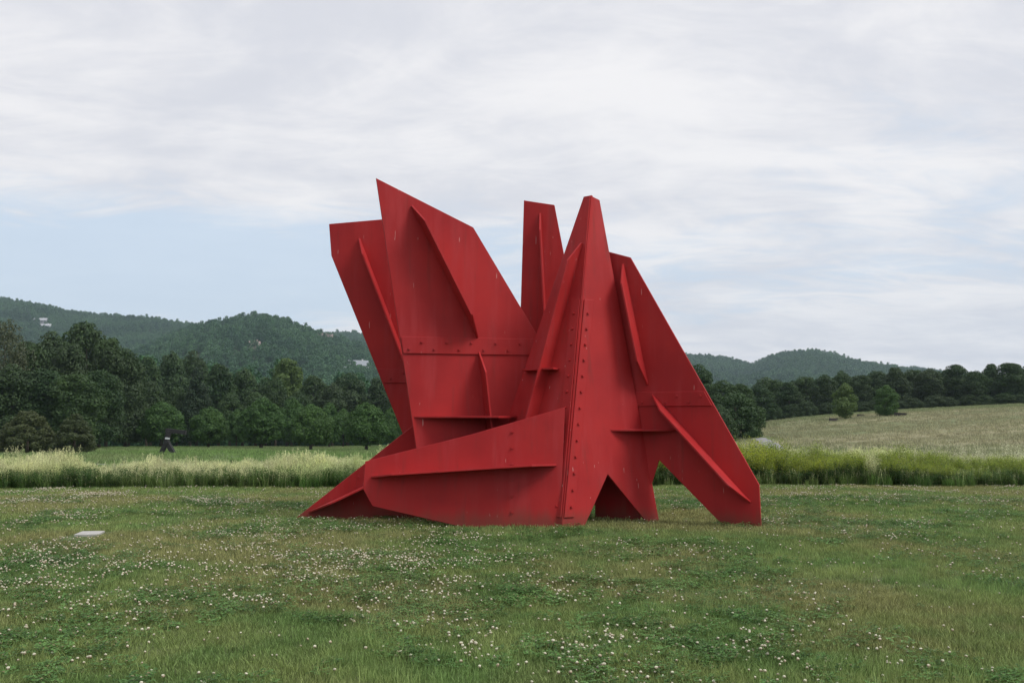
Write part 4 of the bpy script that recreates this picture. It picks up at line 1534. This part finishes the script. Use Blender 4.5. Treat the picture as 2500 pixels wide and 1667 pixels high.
def beam(a, b, w_, d_, name, parent, mat):
    a, b = Vector(a), Vector(b)
    z = (b - a).normalized()
    x_ = Vector((0, 1, 0)).cross(z).normalized()
    y_ = z.cross(x_)
    mb = MB()
    fr = [a + x_ * sx * w_ / 2 + y_ * sy * d_ / 2 for sx, sy in ((-1, -1), (1, -1), (1, 1), (-1, 1))]
    bk = [b + x_ * sx * w_ / 2 + y_ * sy * d_ / 2 for sx, sy in ((-1, -1), (1, -1), (1, 1), (-1, 1))]
    prism(mb, fr, bk)
    o = mb.build(name, mat, parent)
    bm = bmesh.new()
    bm.from_mesh(o.data)
    bmesh.ops.recalc_face_normals(bm, faces=bm.faces)
    bm.to_mesh(o.data)
    bm.free()
    return o


k_ = 2287 / Yb    # photo pixels per metre there
beam((-12 / k_, 0, 0), (2 / k_, 0, 30 / k_), .27, .35, 'leg', e, M['black_steel'])
beam((17 / k_, 0.1, -0.05), (-3 / k_, 0.1, 31 / k_), .30, .40, 'leg', e, M['black_steel'])
beam((-4 / k_, 0.3, 28 / k_), (4 / k_, 0.3, 52 / k_), .34, .3, 'upper_beam', e, M['black_steel'])
beam((-6 / k_, 0.4, 53 / k_), (40 / k_, 0.4, 48 / k_), .30, .3, 'top_beam', e, M['black_steel'])
beam((-2 / k_, 0.05, 35.5 / k_), (5 / k_, 0.05, 34.5 / k_), .12, .4, 'end_plate', e, M['grey_cap'])

# dark steel slabs set into the meadow
M['dark_steel'] = plain_mat('weathered_steel', (0.030, 0.026, 0.026), 0.8, 0.25, 2)
for px, Y, L, hh_, rz, lb in [(1912, 117, 1.1, .22, .25, 'low dark steel slab in the meadow left of the slender young tree'), (2066, 119, 1.4, .22, -.35, 'low dark steel slab at the foot of the round meadow tree'),
                              (1975, 125, 1.0, .06, .3, 'thin dark steel edge in the grass between the two meadow trees')]:
    x = pix_u(px) * Y
    mb = MB()
    mb.add([(-L / 2, -.05, -.4), (L / 2, -.05, -.4), (L / 2, .05, -.4), (-L / 2, .05, -.4), (-L / 2, -.05, hh_), (L / 2, -.05, hh_ * .75), (L / 2, .05, hh_ * .75), (-L / 2, .05, hh_)],
           [(0, 3, 2, 1), (4, 5, 6, 7), (0, 1, 5, 4), (1, 2, 6, 5), (2, 3, 7, 6), (3, 0, 4, 7)])
    o = mb.build('steel_slab', M['dark_steel'], None, (x, Y, hz(x, Y) + 0.18), rz)
    tag(o, lb, 'steel slab', 'dark steel slabs in the meadow')

# pale square marker in the lawn
M['pale_stone'] = plain_mat('pale_stone', (0.38, 0.37, 0.36), 0.8, 0.12, 9)
mb = MB()
mb.box(-.15, -.20, -.05, .15, .20, .014)
me = mb.mesh('ground_marker', M['pale_stone'])
bm = bmesh.new()
bm.from_mesh(me)
bmesh.ops.bevel(bm, geom=list(bm.edges), offset=.006, segments=1, affect='EDGES')
bm.to_mesh(me)
bm.free()
o = link('ground_marker', me, None, (SLAB[0], SLAB[1], hz(*SLAB) + .012), 0.15)
tag(o, 'pale square stone marker lying flat in the lawn at the left', 'ground marker')
